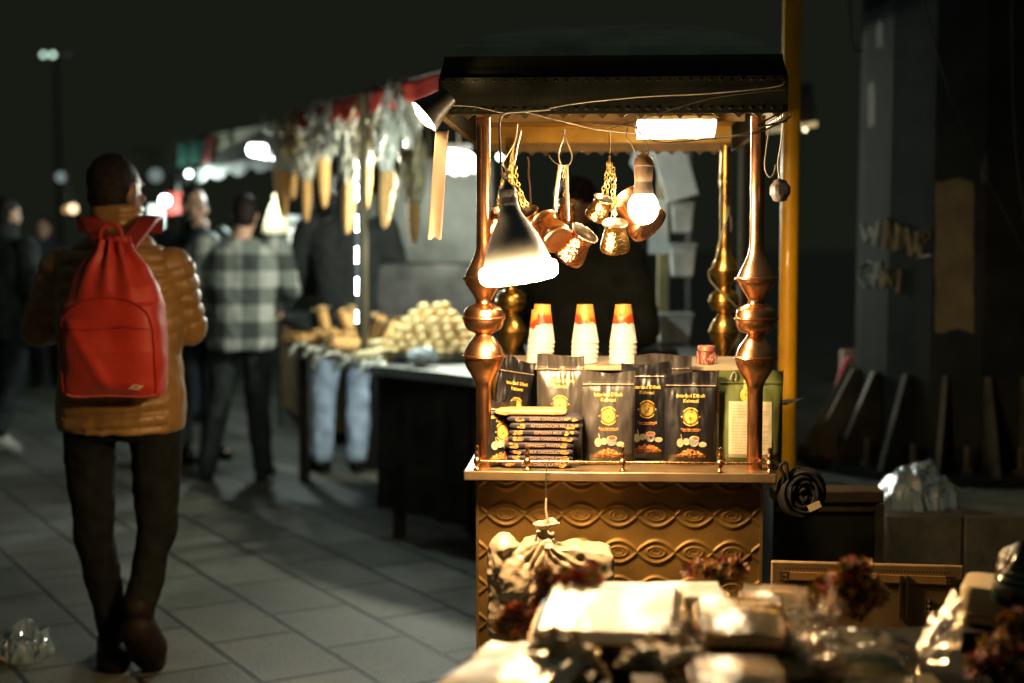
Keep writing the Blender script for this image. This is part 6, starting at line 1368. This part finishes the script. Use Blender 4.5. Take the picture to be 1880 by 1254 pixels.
tb(1240, 1076, 2.5, .19, .10, .03, R(2), 'narrow pale tray just behind the wide brightly lit one', M_creamf, M_lidm); prop(1240, 1076, 2.5, .03, .16, .08, 0, 'black carton under the narrow pale tray')
tb(1362, 1120, 2.24, .15, .20, .035, R(-6), 'golden tray with a clear lid showing golden food, centre right of the foreground', M_food, M_lid); prop(1362, 1120, 2.24, .035, .13, .17, R(-6), 'black carton under the golden clear-lidded tray')
tb(1425, 1086, 2.48, .13, .14, .035, R(-10), 'golden tray half hidden behind the clear-lidded one, beside the dried flowers', M_food, M_lid); prop(1425, 1086, 2.48, .035, .11, .12, 0, 'black carton under the half hidden golden tray')
tb(950, 1212, 1.98, .185, .22, .035, R(-24), 'brightly lit tray of cream sweets at the lower left corner of the table', M_creamf, M_lidm, tilt=(R(4), R(-6))); prop(950, 1212, 1.98, .035, .14, .16, R(-24), 'black carton under the lower left tray of cream sweets')
tb(1355, 1226, 1.86, .125, .14, .03, R(-3), 'golden clear-lidded tray nearest the viewer, below the centre right tray', M_food, M_lid); prop(1355, 1226, 1.86, .03, .1, .12, 0, 'black carton under the nearest golden tray')
tb(1470, 1190, 2.15, .12, .12, .03, R(14), 'small tray of pale nuts wedged beside the transparent wrapped parcel', M_nuts, M_lid); prop(1470, 1190, 2.15, .03, .1, .1, 0, 'black carton under the small tray of pale nuts')
# open paper-wrapped goods between trays
def cookies(px, py, D, n, rad, label, m, seed, name='pastry', up=.5):
    rnd = random.Random(seed); 
    for k in range(n):
        c = P(px + rnd.uniform(-1, 1) * rad, py + rnd.uniform(-.5, .5) * rad, D + rnd.uniform(-.03, .03)); mb = MB(); ax = V((rnd.uniform(-1, 1), rnd.uniform(-.4, .4), rnd.uniform(.1, 1) * up)).normalized(); T = aim(ax, c); L_ = rnd.uniform(.03, .05)
        mb.lathe([(.0005, -L_), (.007, -L_ * .8), (.013, -L_ * .3), (.014, .1 * L_), (.009, L_ * .75), (.0005, L_)], 12, T, sy=.7); yield_(mb.build(name, m, base=c), label[k % len(label)] if isinstance(label, list) else label, k)
def yield_(o, label, k): tag(o, label, 'pastry', 'pale pastries between the foreground trays')
cookies(1045, 1205, 2.02, 16, 50, 'pale pointed pastry in the loose heap between the lower left tray and the black carton', M_nuts, 4, up=1.2)
mb = MB(); c = P(1045, 1225, 2.02); mb.box((c.x, c.y, (c.z - .02 + ZF) / 2), (.12, .12, c.z - .02 - ZF)); tag(mb.build('carton', MATS['black_carton'], base=(c.x, c.y, ZF), bevel=.003), 'black carton under the loose heap of pale pastries', 'carton')
cookies(1215, 1210, 2.0, 14, 42, 'pale curled pastry in the loose heap left of the nearest golden tray', M_nuts, 14, up=.4)
mb = MB(); c = P(1215, 1235, 2.0); mb.box((c.x + .01, c.y, (c.z - .02 + ZF) / 2), (.10, .12, c.z - .02 - ZF)); tag(mb.build('carton', MATS['black_carton'], base=(c.x, c.y, ZF), bevel=.003), 'black carton under the curled pastries', 'carton')
# crumpled clear wraps
M_wrapc = film('clear_wrap', (1, .93, .82), .22, 30, .15, .7, .9)
def wrap(px, py, D, rx, ry, rz, label, seed, amp=.3, m=None):
    c = P(px, py, D); c.z -= rz * .62; return crumple(c, rx, ry, rz, label, m or M_wrapc, seed, 120, 80, amp, 'clear_wrap', 'wrapping')
M_warmw = film('warm_wrap', (1, .86, .70), .45, 34, .18, .5, .8)
def cello(px, py, D, L_, W_, H_, rot, label, seed, fan=(1, 1), m=None, lift=0.):
    c = P(px, py, D); t = thing('clear_wrap', c, label, 'wrapping'); M = Matrix.Translation(c) @ Matrix.Rotation(rot, 4, 'Z')
    mb = MB(); rnd = random.Random(seed); pa = [rnd.uniform(0, 6) for _ in range(4)]
    def f(u, v):
        a = 2 * PI * u; x = 2 * v - 1; e = max(0, 1 - abs(x) ** 3) ** .5; pl = 1 - e
        r = e * .93 + .07; rr = r * (1 + (.05 + .28 * pl) * math.sin(a * 15 + pa[0] + x * 3) + .05 * math.sin(a * 7 + pa[1] + 5 * x))
        q = V((x * L_ / 2, math.cos(a) * W_ / 2 * rr, math.sin(a) * H_ / 2 * rr)); q.z = max(q.z, -H_ * .42)
        return M @ (q + V((0, 0, .006 * nz(q, 28, seed) + .004 * (1 - 2 * abs(nz(q, 55, seed))))))
    mb.grid(f, 110, 60, closed_u=True); mb.build('film_body', m or M_wrapc, t, ang=60)
    for sd, on in zip((-1, 1), fan):
        if not on: continue
        mb = MB()
        for lay_ in range(2):
            def g(u, v):
                sp = (u - .5) * (1.5 + lay_ * .5); l = (.018 + on * .085 * v) * (1 - .25 * abs(u - .5) + .12 * math.sin(u * 17 + seed)); pl = .012 * v * math.sin(u * 46 + seed + lay_ * 2) + .006 * v * math.sin(u * 21 + 1)
                return M @ V((sd * (L_ / 2 - .012 + l * math.cos(sp) * (.55 if sd > 0 else .8)), l * math.sin(sp) * .8 + pl * .5, lift + l * (.75 - lay_ * .3) * (1.1 - abs(u - .5)) + pl))
            mb.grid(g, 90, 14)
        mb.build('gathered_end', M_warmw, t, ang=50)
    return t
cello(1585, 1215, 2.14, .165, .15, .085, R(-6), 'big clear cellophane parcel with gathered ends around the green packet', 21, (.6, 1.25))
cello(1480, 1150, 2.33, .07, .06, .05, R(20), 'small cellophane parcel behind the tray of pale nuts', 23, (0, .5))
cello(1246, 1190, 2.10, .06, .07, .045, R(70), 'small shiny cellophane twist between the wide tray and the golden one', 25, (.5, .4))
c = P(1585, 1205, 2.14); gp = thing('green_parcel', c - V((0, 0, .07)), 'flat green and olive packet lying inside the big transparent wrap', 'packet')
Mg = Matrix.Translation(c - V((0, 0, .035))) @ Matrix.Rotation(R(-8), 4, 'Z') @ Matrix.Rotation(R(24), 4, 'X')
mb = MB(); rloft(mb, Mg, [(.11, .09, .02, -.012), (.125, .10, .02, 0), (.11, .09, .02, .012)]); mb.build('packet', mat('green_packet', (.06, .15, .06), .4, 0, .3, 14), gp)
mb = MB(); rloft(mb, Mg, [(.08, .030, .008, .0125), (.08, .030, .008, .0145)]); mb.add([Mg @ V(p) for p in ((-.045, .02, .0135), (-.025, .02, .0135), (-.025, .04, .0135), (-.045, .04, .0135))], [(0, 1, 2, 3)], 1); mb.build('label', [mat('olive_label', (.22, .20, .05), .5), mat('yellow_mark', (.6, .42, .04), .5)], gp, smooth=False)
mb = MB(); c = P(1590, 1257, 2.12); mb.box((c.x, c.y, (c.z - .012 + ZF) / 2), (.26, .2, c.z - .012 - ZF)); tag(mb.build('carton', mat('olive_carton', (.10, .08, .02), .6, 0, .2, 20), base=(c.x, c.y, ZF), bevel=.004), 'olive carton carrying the big transparent parcel', 'carton')
# dried flower bunches
FC = [mat('petal_red', (.60, .05, .05), .6, 0, .3, 40), mat('petal_yellow', (.75, .48, .10), .6, 0, .3, 40), mat('petal_maroon', (.22, .03, .04), .6, 0, .3, 40), mat('leaf_dark', (.03, .04, .018), .7, 0, .3, 40), mat('petal_pink', (.80, .50, .38), .6, 0, .3, 40)]
def flowers(poly, D, n, label, seed, wts=(3, 2, 4, 3, 1), zb_=ZF):
    rnd = random.Random(seed); cs = []
    c0 = P(sum(p[0] for p in poly) / len(poly), max(p[1] for p in poly), D); c0.z = max(zb_, c0.z - .02)
    t = thing('dried_flowers', c0, label, 'dried flowers', 'dried flower bunches'); mb = MB(); ms = MB()
    for k in range(n):
        i = rnd.randrange(len(poly)); a = poly[i]; r = a[2]; an_ = rnd.uniform(0, 2 * PI); rr = r * math.sqrt(rnd.random()); c = P(a[0] + rr * math.cos(an_), a[1] + rr * math.sin(an_) * .8, D + rnd.uniform(-.035, .035)); mi = rnd.choices(range(5), wts)[0]
        nrm = V((rnd.uniform(-1, 1), rnd.uniform(-1, .4), rnd.uniform(-.3, 1))).normalized(); s = rnd.uniform(.006, .012); T = aim(nrm, c, rnd.uniform(0, 6)); m_ = rnd.choice((4, 5, 6))
        for q in range(m_):
            b = 2 * PI * q / m_; e1 = V((math.cos(b), math.sin(b), .35)); e2 = V((math.cos(b + .5), math.sin(b + .5), .15)); e3 = V((math.cos(b - .5), math.sin(b - .5), .15)); mb.add([T @ V((0, 0, 0)), T @ (e2 * s * .7), T @ (e1 * s * 1.3), T @ (e3 * s * .7)], [(0, 1, 2, 3)], mi)
        if k % 8 == 0: ms.tube([c, c.lerp(c0, .5) + V((rnd.uniform(-.01, .01), 0, .01)), c0 + V((rnd.uniform(-.01, .01), rnd.uniform(-.01, .01), 0))], .0011, 4)
    mb.build('petals', FC, t, smooth=False); ms.build('stems', mat('dry_stem', (.12, .09, .03), .8), t)
flowers([(1055, 1062, 24), (1080, 1052, 20), (1020, 1075, 24), (1000, 1100, 26), (975, 1130, 26), (950, 1150, 28), (925, 1150, 14), (1000, 1050, 8), (1000, 1062, 12), (955, 1120, 16), (935, 1120, 10)], 2.42, 520, 'long bunch of red and yellow dried flowers in front of the white carrier bag', 1, (4, 5, 2, 2, 3))
flowers([(1280, 1048, 22), (1300, 1045, 22), (1335, 1042, 18), (1355, 1050, 16), (1350, 1035, 8)], 2.62, 260, 'small dried flower bunch just below the embossed panel, behind the golden trays', 2, (2, 5, 2, 2, 3))
flowers([(1520, 1080, 26), (1550, 1060, 30), (1580, 1070, 32), (1600, 1090, 26), (1530, 1110, 26), (1575, 1110, 30), (1560, 1040, 14), (1585, 1042, 12)], 2.45, 620, 'large dark dried flower bunch in front of the carved wooden box', 3, (2, 5, 3, 4, 2))
flowers([(1860, 1145, 26), (1830, 1190, 30), (1870, 1200, 34), (1800, 1220, 24), (1850, 1240, 30)], 2.2, 420, 'dark dried flower bunch in the lower right corner', 4, (2, 3, 4, 4, 1))
# carved wooden box
A, B = P(1416, 1030, 3.27), P(1770, 1040, 3.22); wb = thing('wooden_box', V(((A.x + B.x) / 2, 3.25, .1)), 'brown wooden box with an inlaid zigzag border standing behind the foreground goods', 'wooden box')
u_ = (B - A); Lw = math.hypot(u_.x, u_.y); an2 = math.atan2(u_.y, u_.x); TW = Matrix.Translation(((A.x + B.x) / 2, (A.y + B.y) / 2, (A.z + B.z) / 2)) @ Matrix.Rotation(an2, 4, 'Z') @ Matrix.Rotation(math.atan2(-(B.z - A.z), Lw), 4, 'Y')
Hb = .60
M_wd = mat('brown_wood', (.17, .105, .042), .5, 0, .25, 9, .2, 30, bdist=.003); M_wdl = mat('light_inlay', (.30, .17, .05), .45, 0, .2, 12); M_wdd = mat('dark_inlay', (.05, .035, .02), .5)
mb = MB(); mb.box((0, .0075, -Hb / 2), (Lw, .015, Hb), T=TW); mb.build('box_body', M_wd, wb, bevel=.004)
mb = MB(); mb.box((0, -.002, -.033), (Lw * .86, .004, .018), T=TW); mb.box((-Lw / 2 + .02, -.002, -Hb / 2 - .03), (.014, .004, Hb * .85), T=TW); mb.box((Lw / 2 - .028, -.002, -Hb / 2 - .03), (.016, .004, Hb * .85), T=TW); mb.build('inlay_band', M_wdl, wb, smooth=False)
mb = MB()
n = 46
for k in range(n):
    x = -Lw * .42 + Lw * .84 * k / (n - 1)
    mb.add([TW @ V(p) for p in ((x - .0035, -.0015, -.047), (x + .0035, -.0015, -.047), (x, -.0015, -.053))], [(0, 1, 2)]); mb.add([TW @ V(p) for p in ((x - .003, -.0015, -.014), (x + .003, -.0015, -.014), (x, -.0015, -.019))], [(0, 1, 2)])
for s_ in (-1, 1):
    cx3 = s_ * (Lw / 2 - .030)
    for dx, dz, w2, h2 in ((-.008, 0, .003, .022), (.008, 0, .003, .022), (0, .010, .024, .003), (0, -.010, .024, .003), (0, 0, .010, .003)): mb.box((cx3 + dx, -.003, -.035 + dz), (w2, .003, h2), T=TW)
mb.build('border_inlay', M_wdd, wb, smooth=False)
mb = MB(); xk = (1655 - 1416) / 354 * Lw - Lw / 2
for dx in (0, .015): mb.box((xk + dx, -.004, -.075), (.006, .006, .10), T=TW)
mb.build('dark_strap', M_wdd, wb, smooth=False)
mb = MB(); xk = (1707 - 1416) / 354 * Lw - Lw / 2; mb.box((xk, -.004, -.095), (.014, .004, .036), T=TW); mb.build('nameplate', M_wdd, wb, smooth=False)
mb = MB()
for dz in (-.012, 0, .012):
    for a, b, w2, h2 in ((0, 0, .008, .0012), (0, .003, .006, .001), (0, 0, .001, .008)): mb.box((xk + a, -.0065, -.095 + dz + b), (w2, .001, h2), T=TW)
mb.build('plate_marks', mat('plate_mark_paint', (.3, .24, .14), .5), wb, smooth=False)
bt2 = thing('trestle', V(((A.x + B.x) / 2, 3.27, 0)), 'dark trestle under the carved wooden box', 'stand'); zbot = (A.z + B.z) / 2 - Hb - .012
mb = MB(); mb.box(((A.x + B.x) / 2, 3.27, zbot - .02), (.42, .2, .03)); mb.build('trestle_top', M_black, bt2, smooth=False)
for s_ in (-1, 1): mb = MB(); mb.box(((A.x + B.x) / 2 + s_ * .17, 3.27, (zbot - .035) / 2), (.03, .15, max(.02, zbot - .035))); mb.build('leg', M_black, bt2, smooth=False)
# cream box at far right and dark bottle
c = P(1835, 1100, 2.55); cbx = thing('cream_box', c - V((0, 0, .04)), 'cream rounded plastic box at the right edge of the photo', 'box'); Mx = Matrix.Translation(c) @ Matrix.Rotation(R(-24), 4, 'Z') @ Matrix.Rotation(R(2), 4, 'Y')
mb = MB(); rloft(mb, Mx, [(.12, .12, .02, -.036), (.128, .128, .024, -.03), (.13, .13, .026, .022), (.124, .124, .026, .031), (.10, .10, .02, .034)]); mb.build('box_body', mat('cream_plastic', (.68, .55, .36), .35, 0, .05, 8, coat=.2), cbx, ang=35)
mb = MB(); rloft(mb, Mx, [(.1315, .1315, .026, -.022), (.1325, .1325, .026, -.020), (.1315, .1315, .026, -.018)]); mb.build('seam', mat('cream_seam', (.4, .3, .18), .5), cbx)
mb = MB(); c2 = c - V((0, 0, .04)); mb.box((c2.x + .02, c2.y + .01, (c2.z + .003 + ZF) / 2 - .004), (.22, .16, c2.z - ZF)); tag(mb.build('carton', MATS['black_carton'], base=(c2.x, c2.y, ZF), bevel=.003), 'black carton under the cream rounded box', 'carton')
c = P(1852, 1075, 2.45); bo = thing('dark_bottle', c - V((0, 0, .04)), 'dark green glossy bottle with a pale collar on top of the cream box', 'bottle'); Tb = aim(V((.22, 0, 1)), c - V((0, 0, .035)))
mb = MB(); mb.lathe([(.0005, 0), (.030, 0), (.034, .006), (.034, .03), (.028, .05), (.014, .075), (.008, .095), (.0065, .115), (.0005, .116)], 24, Tb, sx=.9); mb.build('glass', mat('dark_green_glass', (.012, .025, .014), .12, 0, .1, 10, spec=.8), bo)
mb = MB(); mb.lathe([(.0285, .044), (.0295, .046), (.0225, .060), (.0215, .061)], 24, Tb, sx=.9); mb.build('collar_label', mat('tan_collar', (.42, .30, .18), .5), bo)
mb = MB(); mb.lathe([(.0345, .026), (.0355, .027), (.0355, .034), (.0335, .036)], 24, Tb, sx=.92); mb.build('band', mat('grey_band', (.15, .16, .16), .3, .5), bo)
mb = MB(); c = P(1872, 1060, 2.5); mb.grid(lambda u, v: (lambda d: c + V((d.x * .042, d.y * .04, d.z * .062)) * (1 + .25 * nz(d, 2.2, 4)))(V((math.sin(PI * v) * math.cos(2 * PI * u), math.sin(PI * v) * math.sin(2 * PI * u), math.cos(PI * v)))), 40, 24, closed_u=True)
tag(mb.build('black_pouch', mat('glossy_black_foil', (.02, .022, .02), .25, 0, .2, 20, .8, 50, bdist=.005), base=c - V((0, 0, .04)), ang=40), 'glossy black crumpled pouch behind the dark bottle at the right edge', 'pouch')
